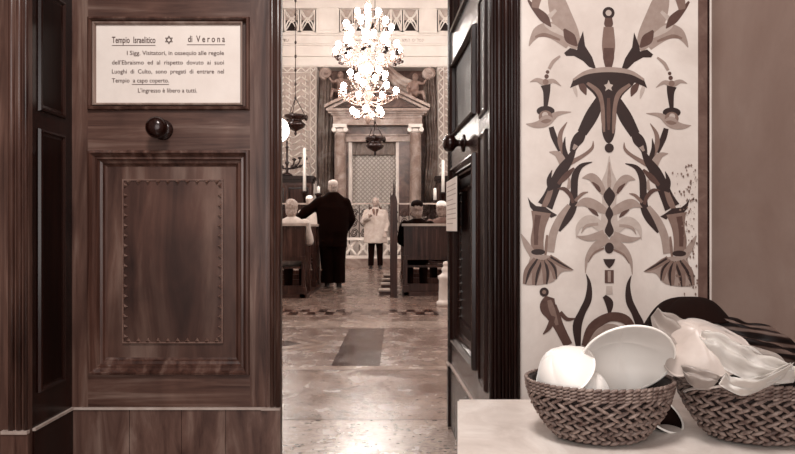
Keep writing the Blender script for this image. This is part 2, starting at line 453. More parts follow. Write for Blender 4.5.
# umbrella cap and trunk
poly([(584,80),(633,80),(622,96),(616,112),(615,132),(611,142),(606,142),(602,132),(601,112),(595,96)], 0, False)
stroke([(587,83,3),(598,92,5),(602,104,4),(603,120,4),(604,132,2)], 2)
stroke([(608.5,98,3),(608.5,115,4),(608.5,130,2)], 1, False)
stroke([(579,82,3),(583,88,7),(586,95,1)], 1)
stroke([(573,84,3),(575,90,4),(577,97,1)], 4)
poly([(570,88),(573,80),(584,73),(597,69),(608,68),(620,69),(633,73),(644,80),(647,88),(636,83),(622,81),(608,80),(594,81),(580,84)], 0, False, False)
stroke([(573,80,2),(585,73,4),(600,70,5),(617,70,5),(632,73,4),(644,80,2)], 3, False)
poly([(608.5,80),(610,84),(613,85),(611,88),(612,91),(608.5,89),(605,91),(606,88),(604,85),(607,84)], 4, False, False)
# dangling bells
stroke([(560,56,2),(553,62,3.5),(549,69,3)], 3)
dot(547.5,72,1.8,1.8,1); dot(546.5,76.5,2.2,2.2,1)
stroke([(530,82,.6),(537,80,4),(545,83,6),(553,81,4),(561,86,.6)], 3)
dot(545.5,82,3,3,2)
stroke([(545.5,85,10),(546.5,92,7),(545.5,107,4)], 0)
dot(545.5,111,9,5,0)
stroke([(526,124,.6),(535,125,6),(546,122,9),(557,114,5),(571,112,.6)], 3)
dot(545.5,117,7,6.5,2); dot(545,115,3,3,4); stroke([(539,121,2),(546,117,4),(552,119,2)], 3)
# sprays
stroke([(551,127,5),(554,137,6),(560,151,4)], 0)
stroke([(567,122,.6),(561,132,4),(560,142,5),(564,154,5)], 2)
stroke([(565,137,.6),(564,148,4),(567,160,6)], 0)
stroke([(549,152,.6),(557,154,6),(562,161,8),(563,168,6)], 3)
stroke([(593,141,.6),(592,148,3),(584,155,3.5),(570,163,5)], 2)
stroke([(574,150,4),(569,160,8),(562,170,11),(556,182,12),(550,196,13),(545,206,16)], 0)
stroke([(552,186,4),(547,200,6),(542,210,4)], 2)
stroke([(552,170,.6),(549,180,5),(552,190,8)], 0)
stroke([(574,168,2),(566,176,6),(558,184,3)], 1); stroke([(569,178,2),(569,186,4),(566,190,1)], 3)
poly([(527.5,197),(531,202),(536,206),(545,207),(552,212),(557,215),(551,218),(547,214),(541,216),(534,212),(530,207)], 0, smooth=False)
stroke([(541,212,20),(539,226,13),(537,240,13),(538,252,12)], 2)
stroke([(538,215,6),(536,230,5),(536,245,4)], 1)
# horn
stroke([(592,162,.6),(581,166,4.5),(575,176,7),(574,190,7),(573,205,8),(568,217,8),(559,231,2.5)], 0)
stroke([(588,192,.6),(582,194,3),(575,201,3)], 2)
stroke([(557,189,.6),(564,189,4),(570,195,4),(573,203,3)], 1)
stroke([(569,205,4),(560,218,7),(553,234,8),(550,252,8)], 3)
stroke([(521,234,1),(526,244,6),(532,254,7),(535,264,4)], 3)
stroke([(547,235,2),(546,246,3),(545,258,2)], 2)
dot(538,252,7,3,0)
poly([(532,256),(552,256),(562,262),(573,270),(562,272),(554,281),(545,284),(534,285),(523,283),(527,270)], 3)
for q in ([(524,284,3),(528,271,8),(536,259,6)], [(534,285,4),(536,273,8),(541,260,6)], [(545,284,4),(546,272,8),(543,260,5)], [(555,279,3),(553,268,7),(546,259,5)], [(572,270,.6),(562,265,5),(549,257,6)]):
    stroke(q, 2); stroke([(x+1.5, y, w*.35) for x, y, w in q], 0)
dot(544,292,4.6,4.6,0,False); dot(544,292,2,2,2,False)
stroke([(550,297,9),(548,306,17),(553,315,14),(559,327,10),(568,345,9)], 1, False)
stroke([(549,300,4),(552,310,6),(557,325,3)], 2, False)
stroke([(553,316,5),(549,327,5),(543,334,1)], 1, False)
stroke([(560,312,4),(567,319,4),(577,318,.6)], 1, False)
stroke([(586,274,.6),(589,284,4),(588,299,7),(582,312,7),(577,326,9),(578,346,5)], 0)
dot(609,148,4.6,4.6,0,False)
# centre plant
stroke([(609,156,.6),(609,170,6),(609,184,16),(609,205,14),(609,236,20)], 4, False)
stroke([(609,162,1),(609,180,4),(609,190,3)], 3, False)
stroke([(582,178,.6),(591,177,8),(598,184,9),(604,194,5)], 3); stroke([(592,182,1),(597,187,4),(600,192,2)], 1)
stroke([(575,206,.6),(585,202,9),(596,206,10),(606,212,6)], 3); stroke([(588,208,1),(594,212,4),(598,216,1)], 1)
stroke([(576,238,.6),(579,226,6),(590,220,10),(604,230,9)], 4); stroke([(581,233,.6),(586,226,3),(598,224,3)], 3)
stroke([(585,273,.6),(587,258,4),(595,247,8),(608,238,10)], 3); stroke([(588,262,.6),(594,253,2),(604,248,2)], 2)
stroke([(576,236,.6),(588,238,6),(604,234,9)], 3)
stroke([(609,187,.6),(609,196,12),(609,207,.6)], 0, False); stroke([(609,206,1),(609,214,8),(609,221,3),(609,231,9),(609,237,1)], 0, False)
dot(609,248,4.5,5.5,0,False)
stroke([(609,259,12),(609,264,8),(609,268,1)], 0, False); stroke([(609,270,9),(609,283,9)], 1, False); stroke([(609,271,3),(609,282,3)], 3, False)
stroke([(609,286,6),(609,294,7)], 4, False); stroke([(604,296,4),(609,303,8),(609,314,2)], 0, False)
stroke([(584,346,6),(592,328,10),(609,317,9),(626,320,9),(636,336,5)], 1, False)
stroke([(590,346,6),(598,332,6),(610,326,5),(622,330,5)], 3, False)
po = obj('painted_ornament', ob, ['paint%d' % i for i in range(6)], pw, label='painted scrollwork of leaves, bells and trumpet flowers')
# worn flecks low on the right side of the painting
b = new()
for k in range(150):
    x = random.gauss(690, 7); y = random.uniform(165, 300); 
    if x > 697 or x < 655: continue
    r = random.uniform(.3, 1.1); yy = D0-.0034
    b.faces.new([b.verts.new((wx(x+r*math.cos(a)*random.uniform(.5,1.4), D0), yy, wz(y+r*1.5*math.sin(a), D0))) for a in [j*PI/3 for j in range(6)]])
obj('worn_flecks', b, 'paint2', pw, kind='stuff')

# ================================================================== FRAMED NOTICE ON THE LEFT DOOR
y0 = D1+.004
nt = thing('framed_notice', 'framed paper notice with a star, set in the left door above its knob', 'notice', W(167, 105, y0))
b = new(); u0, u1, z0, z1 = wx(93.5, y0), wx(243, y0), wz(105.5, y0), wz(22.5, y0)
mould(b, u0, z0, u1, z1, [(0, y0+.004), (.0, y0-.010), (.004, y0-.012), (.008, y0-.006), (.010, y0)])
obj('frame', b, 'noticeframe', nt)
b = new(); box(b, u0+.006, y0, z0+.006, u1-.006, y0+.003, z1-.006); obj('paper', b, 'paper', nt)
b = new(); ty = y0-.0006
def tl(s, x0, x1, yb, size, **kw): text_into(b, s, wx(x0, y0), wx(x1, y0), wz(yb, y0), ty, size*y0/F, **kw)
tl('Tempio  Israelitico', 112, 155.5, 43, 9.0, boldoff=.0004); tl('di  V e r o n a', 188, 225, 42, 9.0, boldoff=.0004)
for s, x0, x1, yb in (('I Sigg. Visitatori, in ossequio alle regole', 127, 224, 55), ("dell'Ebraismo  ed  al  rispetto  dovuto  ai  suoi", 112, 224, 64.5),
                      ('Luoghi  di  Culto,  sono  pregati  di  entrare  nel', 112, 224, 73.5), ('Tempio  a capo coperto.', 112, 169, 82.5), ("L'ingresso è libero a tutti.", 138, 197, 92.5)):
    tl(s, x0, x1, yb, 6.0, boldoff=.00012)
for x0, x1, yy in ((112, 155.5, 45.2), (187, 225, 44.5), (132, 169, 84.2)):
    box(b, wx(x0, y0), ty-.0003, wz(yy+.6, y0), wx(x1, y0), ty+.0003, wz(yy, y0))
def star(cx, cy, R, w):
    for f0 in (PI/2, -PI/2):
        o_ = [(cx+R*math.cos(f0+k*2*PI/3), cy-R*math.sin(f0+k*2*PI/3)) for k in range(3)]
        i_ = [(cx+(R-2*w)*math.cos(f0+k*2*PI/3), cy-(R-2*w)*math.sin(f0+k*2*PI/3)) for k in range(3)]
        for k in range(3):
            q = [o_[k], o_[(k+1)%3], i_[(k+1)%3], i_[k]]
            b.faces.new([b.verts.new((wx(x, y0), ty, wz(y, y0))) for x, y in q])
star(169, 40, 4.6, .75)
obj('lettering', b, 'ink', nt)

# paper pinned on the opened right leaf
pn = thing('paper_notice', 'small pale sheet pinned on the opened right door below its knob', 'notice', (XR, D1+.002, 0), -math.radians(87))
b = new(); box(b, -.715, -.0180, .915, -.39, -.0165, 1.145); obj('sheet', b, 'paper', pn, True)
b = new()
for k in range(9): box(b, -.69, -.0184, 1.115-k*.021, -.42-(.08 if k in (3, 8) else 0), -.0180, 1.119-k*.021)
obj('faint_lines', b, 'faintink', pn, True)

# ================================================================== MARBLE TOPPED TABLE
TZ = .508; TB = 1.47
tb = thing('table', 'low table with a pale marble top under the two baskets, right of the doorway', 'table', (.55, 1.2, 0))
b = new(); pts = [(wx(457.5, TB), TB), (wx(457.5, .95), .95), (.96, .95), (.96, TB)]
def slab(b, pts, z0, z1):
    a = [b.verts.new((x, y, z0)) for x, y in pts]; c = [b.verts.new((x, y, z1)) for x, y in pts]; n = len(pts)
    b.faces.new(a[::-1]); b.faces.new(c)
    for i in range(n): b.faces.new((a[i], a[(i+1)%n], c[(i+1)%n], c[i]))
slab(b, pts, TZ-.03, TZ)
bmesh.ops.bevel(b, geom=b.edges[:], offset=.004, segments=2, affect='EDGES')
obj('table_top', b, 'marble', tb)
b = new(); slab(b, [(.17, TB-.03), (.13, .99), (.94, .99), (.94, TB-.03)], TZ-.12, TZ-.03); obj('apron', b, 'tablewood', tb)
for x, y in ((.185, TB-.06), (.15, 1.03), (.91, 1.03), (.91, TB-.06)):
    b = new(); lathe(b, [(.018,0),(.022,.02),(.016,.05),(.022,.2),(.026,.3),(.018,.33),(.028,.36),(.028,TZ-.12)], (x, y, 0), 16); obj('leg', b, 'tablewood', tb)
# ================================================================== BASKETS
def basket(name, label, cx, cy, rx, ry, zb, hgt, turn=0):
    t = thing(name, label, 'basket', (cx, cy, zb))
    def rad(q): return .60+.40*(1-(1-q)**1.9)      # radius factor by height fraction
    b = new(); rows = 9
    wallh = hgt*.78
    for j in range(rows):
        q = (j+.5)/rows*.8; R = rad(q); n = 34
        z = zb+.006+q/.8*wallh*.97; rg = wallh/rows
        slope = math.atan2((rad(q+.05)-rad(q-.05))*rx, .1*hgt/.8*.97)
        for i in range(n):
            a = 2*PI*(i+(.5 if j%2 else 0))/n+turn; tilt = -.55 if j%2 else .5
            p = Vector((cx+rx*R*math.cos(a), cy+ry*R*math.sin(a), z+random.uniform(-.001,.001)))
            tg = Vector((-rx*math.sin(a), ry*math.cos(a), 0)); ln = tg.length*R*2*PI/n; tg.normalize()
            nrm = Vector((math.cos(a)/rx, math.sin(a)/ry, 0)).normalized(); up = Vector((0,0,1))*math.cos(slope)+nrm*math.sin(slope)
            out = tg.cross(up).normalized()
            d = (tg*math.cos(tilt)+up*math.sin(tilt)).normalized(); s_ = out.cross(d).normalized()
            rot = Matrix((d, s_, out)).transposed()
            ell(b, p+out*random.uniform(-.001,.001), (ln*.66, rg*.36, .0046), rot, 8)
    obj('woven_wall', b, 'straw', t)
    b = new()
    for j in range(4):
        q = .8+.05*j; R = rad(min(q, 1))+.012; n = 62; z = zb+.006+wallh+j*hgt*.055
        for i in range(n):
            a = 2*PI*i/n; p = Vector((cx+rx*R*math.cos(a), cy+ry*R*math.sin(a), z))
            tg = Vector((-rx*math.sin(a), ry*math.cos(a), 0)); ln = tg.length*R*2*PI/n; tg.normalize()
            d = (tg*math.cos(.28)+Vector((0,0,1))*math.sin(.28)).normalized(); out = tg.cross(Vector((0,0,1))).normalized(); s_ = out.cross(d).normalized()
            ell(b, p, (ln*.72, hgt*.028, .004), Matrix((d, s_, out)).transposed(), 6)
    obj('rim_braid', b, 'straw', t)
    b = new(); prof = [(.0001, .003)]+[(rad(q)*.965, .004+q*hgt) for q in [k/8*.96 for k in range(9)]]+[(rad(.96)*.93, .96*hgt)]+[(rad(q)*.93, .008+q*hgt) for q in [.7,.5,.3,.1]]+[(.0001,.012)]
    lathe(b, prof, (cx, cy, zb), 40, sx=rx, sy=ry)
    obj('basket_body', b, 'strawdark', t)
    return t
BY = 1.2
b1x = wx(599, BY)
basket('wicker_basket', 'round woven basket holding white satin skullcaps, on the left of the marble table', b1x, BY, .142, .10, TZ, .118)
b2x = wx(757, BY)
basket('wicker_basket', 'woven basket heaped with crumpled scarves and caps, in the right corner of the table', b2x, BY, .155, .105, TZ, .126, .1)

# ================================================================== SKULLCAPS
def basis(n, up=(0,0,1)):
    n = Vector(n).normalized(); u = Vector(up).cross(n)
    if u.length < 1e-3: u = Vector((1,0,0))
    u.normalize(); return Matrix((u, n.cross(u), n)).transposed()
def skullcap(label, c, n, R, dep, mat='satin', trim='satintrim', lining=None, crumple=0, spin=0, seed=0, panels=6, sx=1, group=None):
    # c = centre of the opening, n = direction the crown points, R = radius, dep = crown height
    t = thing('skullcap', label, 'cap', c, 0, group); rot = basis(n)
    def pt(rf, a, off):
        h = dep*(1-rf**2.3); pil = 1+.0
        seam = abs(math.sin(panels*(a-spin)/2)); puff = .0035*(seam**.35-1)*min(1, rf*2.5)*(1-rf**5)
        v = Vector((R*sx*rf*math.cos(a), R*rf*math.sin(a), h))
        nr = Vector((v.x, v.y, R*.6)).normalized(); v += nr*(puff+off)
        if crumple:
            s = Vector((seed*3.1, seed*1.7, 0)); q = v*14
            v += Vector((noise.noise(q+s), noise.noise(q+s+Vector((9,0,0))), noise.noise(q+s+Vector((0,9,0)))))*crumple
        return rot @ v
    for nm, off, mt in (('crown', .0, mat), ('lining', -.0022, lining or mat)):
        b = new(); A = 72; B = 12; rings = []
        for j in range(1, B+1):
            rings.append([b.verts.new(pt(j/B, 2*PI*i/A, off)) for i in range(A)])
        ctr = b.verts.new(pt(.001, 0, off))
        for i in range(A): b.faces.new((ctr, rings[0][i], rings[0][(i+1)%A])).smooth = True
        for p, q in zip(rings, rings[1:]):
            for i in range(A): b.faces.new((p[i], q[i], q[(i+1)%A], p[(i+1)%A])).smooth = True
        obj(nm, b, mt, t, True)
    b = new(); ring = [pt(1, 2*PI*i/72, -.001) for i in range(73)]; tube(b, ring, .0024, 8, cap=False); obj('edge_piping', b, trim, t, True)
    return t
yk = 1.175
# large one, opening toward us and down: crown points away and up
skullcap('largest white satin skullcap leaning on the right in the left basket, lining facing out', W(627, 360, yk), (.03, .82, .54), .090, .05, spin=PI/2-.1, panels=4)
skullcap('smaller white satin skullcap on the left side of the left basket, crown up', W(565, 372, yk+.01), (-.52, -.30, .62), .063, .050, spin=.5, panels=4)
skullcap('white satin skullcap tucked low between the two others in the left basket', W(588, 392, yk+.01), (.12, -.4, .9), .046, .044, spin=.9, panels=4)
skullcap('dark lined skullcap with white edge lying on the table between the baskets', W(659, 421, 1.27)+Vector((0,0,.02)), (-.35, .45, -.75), .055, .03, mat='velvet', trim='satintrim', lining='velvet', spin=.3)
# heap of the right basket
skullcap('black velvet skullcap at the back of the right basket, highest of its heap', W(688, 322, 1.30), (-.05, .1, .95), .088, .058, mat='velvet', trim='velvet', lining='velvet', crumple=.006, seed=2)
skullcap('crumpled pale satin skullcap bulging over the left rim of the right basket', W(700, 350, 1.19), (-.35, -.45, .8), .082, .06, mat='satin2', trim='satin2', crumple=.016, seed=5)
skullcap('dark skullcap pressed low against the front rim of the right basket', W(718, 386, 1.16), (-.1, .3, .9), .06, .02, mat='velvet', trim='satin2', lining='velvet', crumple=.008, seed=11)
def shawl(label, ctl, w, mat, amp, seed, name='shawl'):
    b = new(); rows = catmull(ctl, 10); A = 26; rg = []
    for i, p in enumerate(rows):
        c = Vector(p[:3]); ww = w*p[3]*(1-.5*abs(2*i/(len(rows)-1)-1)**5); tdir = Vector(rows[min(i+1, len(rows)-1)][:3])-Vector(rows[max(i-1, 0)][:3]); tdir.normalize()
        sd = tdir.cross(Vector((0,-.75,.66))).normalized(); up = sd.cross(tdir).normalized()
        r = []
        for j in range(A):
            s = j/(A-1)*2-1
            v = c+sd*s*ww+up*(amp*math.cos(s*9+seed+i*.06)+.03*(1-s*s)-.015+.010*noise.noise(Vector((i*.15, s*3, seed)))-.010*abs(noise.noise(Vector((i*.10+s, s*4.5, seed+5)))))
            r.append(b.verts.new(v))
        rg.append(r)
    for p, q in zip(rg, rg[1:]):
        for j in range(A-1): b.faces.new((p[j], p[j+1], q[j+1], q[j])).smooth = True
    bmesh.ops.solidify(b, geom=b.faces[:], thickness=.002)
    return obj(name, b, mat, None, label=label, cat='scarf')
q = NT('striped_cloth'); q.rough(.5)
wv = q.n('ShaderNodeTexWave', bands_direction='DIAGONAL'); wv.inputs['Scale'].default_value = 11; wv.inputs['Distortion'].default_value = 7; q.l(q.map((.5,1,3)), wv.inputs['Vector'])
q.col(q.ramp(wv.outputs['Fac'], [(.25, 12), (.55, 40), (.85, 110)])); M['striped'] = q.m
def pp(x, y, Y, s=1): v = W(x, y, Y); return (v.x, v.y, v.z, s)
shawl('dark striped scarf draped across the top right of the right basket heap', [pp(676,318,1.26,.5), pp(705,322,1.25,.8), pp(740,334,1.23,1), pp(775,345,1.22,1.1), pp(808,366,1.22,1)], .045, 'striped', .008, 1)
shawl('bright satin scarf rolled from the peak down across the right basket', [pp(655,312,1.22,.25), pp(672,326,1.2,.8), pp(705,340,1.17,1.1), pp(745,356,1.15,1.1), pp(785,372,1.13,1)], .042, 'satin2', .007, 4)
shawl('bright white satin cloth folded over the middle of the right basket heap', [pp(700,336,1.15,.6), pp(718,342,1.135,1), pp(742,356,1.12,1.1), pp(768,366,1.11,1), pp(796,374,1.10,.8)], .030, 'satin', .006, 7)
shawl('small white cloth poking out over the front rim of the right basket', [pp(722,378,1.09,.4), pp(745,384,1.08,1), pp(768,378,1.085,.7), pp(790,366,1.09,.8)], .014, 'satin', .003, 2)
shawl('small pale crumpled cloth at the left rim of the right basket', [pp(684,372,1.14,.5), pp(698,374,1.12,1), pp(716,382,1.11,.7)], .018, 'satin2', .006, 6)

# ================================================================== HALL SHELL
fp = sthing('floor')
b = new(); box(b, -5.2, -1.3, -.1, 5.2, 18.9, 0); obj('floor_slab', b, 'floor', fp)
def yrow(py): return H*F/(py-HY)
b = new()
def strip(x0, x1, ya, yb, mi, z): 
    b.faces.new([b.verts.new(v) for v in ((x0, ya, z), (x1, ya, z), (x1, yb, z), (x0, yb, z))]).material_index = mi
ya, yb_, yc, yd = yrow(420), yrow(370), yrow(328), yrow(321)
strip(-5, 5, -1, ya, 4, .0004); strip(-5, 5, ya, yb_, 1, .0004)
strip(-5, 5, yb_, yrow(366), 0, .0004); strip(-5, 5, yrow(366), yc, 3, .0004); strip(-5, 5, yc, yd, 0, .0004)
for yy in (ya, yb_, yc): strip(-5, 5, yy-.004, yy+.006, 5, .0009)
for k in range(-5, 6): strip(-.45+k*1.9, -.12+k*1.9, yrow(366), yc-.04, 2, .0007)
for k in range(-4, 6):
    cx, cy = -.92+k*1.9, (yrow(366)+yc)/2; r = .42
    for i, (rr, mi) in enumerate(((r, 0), (r*.8, 3), (r*.6, 0), (r*.35, 2))):
        b.faces.new([b.verts.new(v) for v in ((cx-rr, cy, .001+i*.0002), (cx, cy-rr, .001+i*.0002), (cx+rr, cy, .001+i*.0002), (cx, cy+rr, .001+i*.0002))]).material_index = mi
for k in range(26):                       # fine checker border further in
    x = -2.6+k*.2; strip(x, x+.1, yrow(315), yrow(312), 2, .0006); strip(x+.1, x+.2, yrow(312), yrow(309.5), 2, .0006)
obj('floor_inlay', b, ['floorband', 'floorgrey', 'floordark', 'floor', 'floorchip', 'joint'], fp)
b = new(); box(b, -5.2, 2.19, 0, XL-.08, 2.4, 8.2); box(b, XR+.08, 2.19, 0, 5.2, 2.4, 8.2); box(b, XL-.08, 2.19, 2.76, XR+.08, 2.4, 8.2)
struct('wall_entrance', b, 'hallwall')
b = new(); box(b, -5.2, 2.4, 0, -5.0, 18.9, 8.2); struct('wall_left_hall', b, 'hallwall')
b = new(); box(b, 5.0, 2.4, 0, 5.2, 18.9, 8.2); struct('wall_right_hall', b, 'hallwall')
b = new(); box(b, -5.2, 2.19, 8.2, 5.2, 18.9, 8.4); struct('ceiling', b, 'ceiling')
BW = 18.3
# far wall with the ark niche
bwp = sthing('wall_back'); N0, N1 = wx(317, BW), wx(437, BW); NT_ = wz(67, BW)
b = new(); box(b, -5, BW, 0, N0, BW+.6, 8.2); box(b, N1, BW, 0, 5, BW+.6, 8.2); box(b, N0, BW, NT_, N1, BW+.6, 8.2)
obj('wall_plaster', b, 'hallwall', bwp)
b = new(); box(b, N0-.02, BW+.45, 0, N1+.02, BW+.58, NT_+.02); obj('niche_back', b, 'arkdark', bwp)
b = new()
for y0_, y1_, d in ((33, 36, .10), (36, 44, .05), (44.5, 46, .08), (46, 55, .04), (55, 57, .10), (57, 66, .03)):
    box(b, -5, BW-d, wz(y1_, BW), 5, BW, wz(y0_, BW))
obj('cornice', b, 'cornice', bwp)
# faint inscription on the upper band
b = new(); 
for s, x0, x1 in (('עומד', 391, 399), ('אתה', 402, 410), ('מי לפני', 412, 424), ('דע', 283, 289)):
    text_into(b, s, wx(x0, BW-.05), wx(x1, BW-.05), wz(41.8, BW-.05), BW-.052, .15, depth=.002)
obj('inscription', b, 'ground', bwp)
# gallery with pierced panels
def gallery_panel(bm, x0, x1, y0_, y1_):
    Y = BW-.12; a, c = wx(x0, Y), wx(x1, Y); z0, z1 = wz(y1_, Y), wz(y0_, Y); w = c-a; h = z1-z0; t = .035
    box(bm, a+t, Y+.06, z0+h*.52, c-t, Y+.078, z1-t, 1)
    for r in ((a, z0, c, z0+t), (a, z1-t, c, z1), (a, z0, a+t, z1), (c-t, z0, c, z1)): box(bm, r[0], Y, r[1], r[2], Y+.08, r[3])
    tube(bm, [(a+t, Y+.04, z0+t), (c-t, Y+.04, z1-t)], .02, 6); tube(bm, [(c-t, Y+.04, z0+t), (a+t, Y+.04, z1-t)], .02, 6)
    arc = [(a+w/2+(w/2-t)*math.cos(k*PI/10), Y+.04, z0+t+h*.5*math.sin(k*PI/10)) for k in range(11)]; tube(bm, arc, .025, 6)
    arc = [(a+w/2+(w/2-t)*math.cos(k*PI/10), Y+.04, z1-t-h*.35*math.sin(k*PI/10)) for k in range(11)]; tube(bm, arc, .02, 6)
    tube(bm, [(a+w/2+w*.16*math.cos(k*PI/6), Y+.04, z0+h*.52+w*.16*math.sin(k*PI/6)) for k in range(13)], .016, 6, cap=False)
b = new()
PX = [(268,283),(284,299),(300,315),(340,353),(354,366),(367,379),(380,391),(391,402),(403,418),(438,453),(454,469)]
for x0, x1 in PX: gallery_panel(b, x0, x1, 8, 32)
obj('pierced_gallery_panels', b, ['stucco', 'ground'], bwp)
b = new(); box(b, -5, BW-.03, wz(33, BW), 5, BW-.005, wz(6, BW)); obj('gallery_shade', b, 'void', bwp)  # dark sheet paints the shade behind the pierced panels
b = new()
for x0, x1 in ((316,339),(419,437),(470,500),(235,267)):
    pbox(b, x0, 3, x1, 33, BW-.16, .14); pbox(b, x0+3, 8, x1-3, 30, BW-.18, .03)
pbox(b, 235, 0, 500, 8, BW-.2, .18)
obj('gallery_pier', b, 'cornice', bwp)
# stucco relief fields beside the niche
def relief(x0, x1, y0_, y1_):
    Y = BW-.01; b = new(); pbox(b, x0, y0_, x1, y1_, Y-.01, .02); obj('relief_ground', b, 'ground', bwp)
    b = new(); a, c = wx(x0, Y), wx(x1, Y); z0, z1 = wz(y1_, Y), wz(y0_, Y); bw = .17
    for xx in (a, a+bw, c-bw, c): tube(b, [(xx, Y-.015, z0), (xx, Y-.015, z1)], .014, 6)
    tube(b, [(a, Y-.015, z1), (c, Y-.015, z1)], .016, 6); tube(b, [(a+bw, Y-.015, z1-bw), (c-bw, Y-.015, z1-bw)], .014, 6)
    for xm in (a+bw/2, c-bw/2):
        n = int((z1-z0)/.03); tube(b, [(xm+.055*math.sin(k*.03*2*PI/.28), Y-.015, z0+k*.03) for k in range(n)], .020, 5)
    n = int((c-a)/.03); tube(b, [(a+k*.03, Y-.015, z1-bw/2+.05*math.sin(k*.03*2*PI/.28)) for k in range(n)], .018, 5)
    i0, i1 = a+bw+.03, c-bw-.03; st = .24; z = z0
    while z < z1-bw-.15:
        nn = max(1, round((i1-i0)/st)); s2 = (i1-i0)/nn
        for k in range(nn):
            xa = i0+k*s2; sg = 1 if k % 2 else -1
            tube(b, [(xa+.02, Y-.015, z+(.14 if sg < 0 else 0)), (xa+s2*.5, Y-.015, z+.07), (xa+s2-.02, Y-.015, z+(0 if sg < 0 else .14))], .026, 5)
            if k % 2 == 0: tube(b, [(xa+s2*.5, Y-.015, z+.10), (xa+s2*.55, Y-.015, z+.19)], .018, 5)
        z += .19
    obj('stucco_scrollwork', b, 'stucco', bwp)
relief(262, 316, 67, 182); relief(438, 492, 67, 182)
# unseen windows added high in both hall walls to carry fill light
for n, (X, s) in enumerate(((-5.0, 1), (5.0, -1))):
    for k, Y in enumerate((6.5, 12.5)):
        p = sthing('window_%d' % (n*2+k+1))
        b = new(); x0, x1 = sorted((X, X+s*.06))
        for r in ((Y-.9, 4.2, Y+.9, 4.3), (Y-.9, 6.9, Y+.9, 7.0), (Y-.9, 4.2, Y-.8, 7.0), (Y+.8, 4.2, Y+.9, 7.0), (Y-.03, 4.3, Y+.03, 6.9), (Y-.8, 5.57, Y+.8, 5.63)):
            box(b, x0, r[0], r[1], x1, r[2], r[3])
        obj('window_frame', b, 'cornice', p)
        b = new(); x0, x1 = sorted((X+s*.005, X+s*.015)); box(b, x0, Y-.8, 4.3, x1, Y+.8, 6.9); obj('window_pane', b, 'daylight', p)

# ================================================================== THE ARK (stone aedicule)
AY = 17.4
ark = thing('ark', 'tall marble ark with columns and a triangular pediment at the far end of the hall', 'shrine', (wx(377.5, AY), AY, .4))
b = new()
tri = lambda y: [(wx(327, y), wz(108, y)), (wx(428, y), wz(108, y)), (wx(377.5, y), wz(83.5, y))]
# raking cornices
def rake(xa, ya_, xb, yb2, th, d0, d1):
    p0 = (wx(xa, AY), wz(ya_, AY)); p1 = (wx(xb, AY), wz(yb2, AY)); dzv = th*AY/F
    prism(b, [p0, p1, (p1[0], p1[1]-dzv), (p0[0], p0[1]-dzv*.9)], AY-d0, AY-d1)
for xa in (325.5, 429.5):
    rake(xa, 106.5, 377.5, 82, 3.2, .30, -.3); rake(xa+(3 if xa < 377 else -3), 109, 377.5, 85.2, 3.0, .22, -.3)
pbox(b, 326, 108, 429, 110.5, AY-.28, .6); pbox(b, 328, 110.5, 427, 113, AY-.2, .5); pbox(b, 331, 113, 424, 115, AY-.14, .5); pbox(b, 333, 115, 422, 125, AY-.1, .5)
pbox(b, 334, 117, 421, 118, AY-.13, .1)
obj('pediment', b, 'arkstone', ark)
b = new(); prism(b, [(wx(335, AY), wz(107.5, AY)), (wx(420, AY), wz(107.5, AY)), (wx(377.5, AY), wz(88, AY))], AY-.02, AY+.2); obj('tympanum', b, 'arkdark', ark)
zb = .4; zc = wz(133.5, AY)
for cx_ in (340.3, 415.3):
    X = wx(cx_, AY); b = new()
    h = zc-zb
    lathe(b, [(.23,0),(.23,.12),(.2,.14),(.215,.2),(.17,.26),(.175,.3),(.172,h*.4),(.148,h-.1),(.16,h-.08),(.15,h-.03),(.15,h)], (X, AY, zb), 28)
    col_ = obj('column', b, 'arkstone', ark)
    b = new(); box(b, X-.2, AY-.2, zc+.15, X+.2, AY+.2, wz(125, AY)); lathe(b, [(.15,0),(.19,.06),(.17,.12)], (X, AY, zc), 20)
    for s in (-1, 1): tube(b, [(X+s*.17, AY-.2, zc+.09), (X+s*.17, AY+.2, zc+.09)], .065, 14)
    obj('capital', b, 'arklight', col_)
    b = new(); pbox(b, cx_-6, 126, cx_+6, 225, AY+.3, .3); obj('pilaster', b, 'arkstone', ark)
b = new(); pbox(b, 346, 125.5, 410, 134.5, AY+.12, .3); obj('dark_frieze', b, 'arkdark', ark)
b = new(); pbox(b, 345, 135, 411, 141.5, AY+.1, .3); pbox(b, 345, 134, 411, 135.5, AY+.05, .3); obj('lintel', b, 'arkstone', ark)
for x0, x1 in ((348.5, 352), (396, 399)):
    b = new(); pbox(b, x0, 141.5, x1, 225, AY+.2, .25); obj('door_jamb', b, 'arklight', ark)
for x0, x1 in ((345, 348.5), (399, 411)):
    b = new(); pbox(b, x0, 141.5, x1, 225, AY+.15, .25); obj('dark_side_panel', b, 'arkdark', ark)
b = new(); box(b, wx(322, AY), AY-.35, .4, wx(433, AY), AY+.6, .75); obj('plinth', b, 'arkstone', ark)
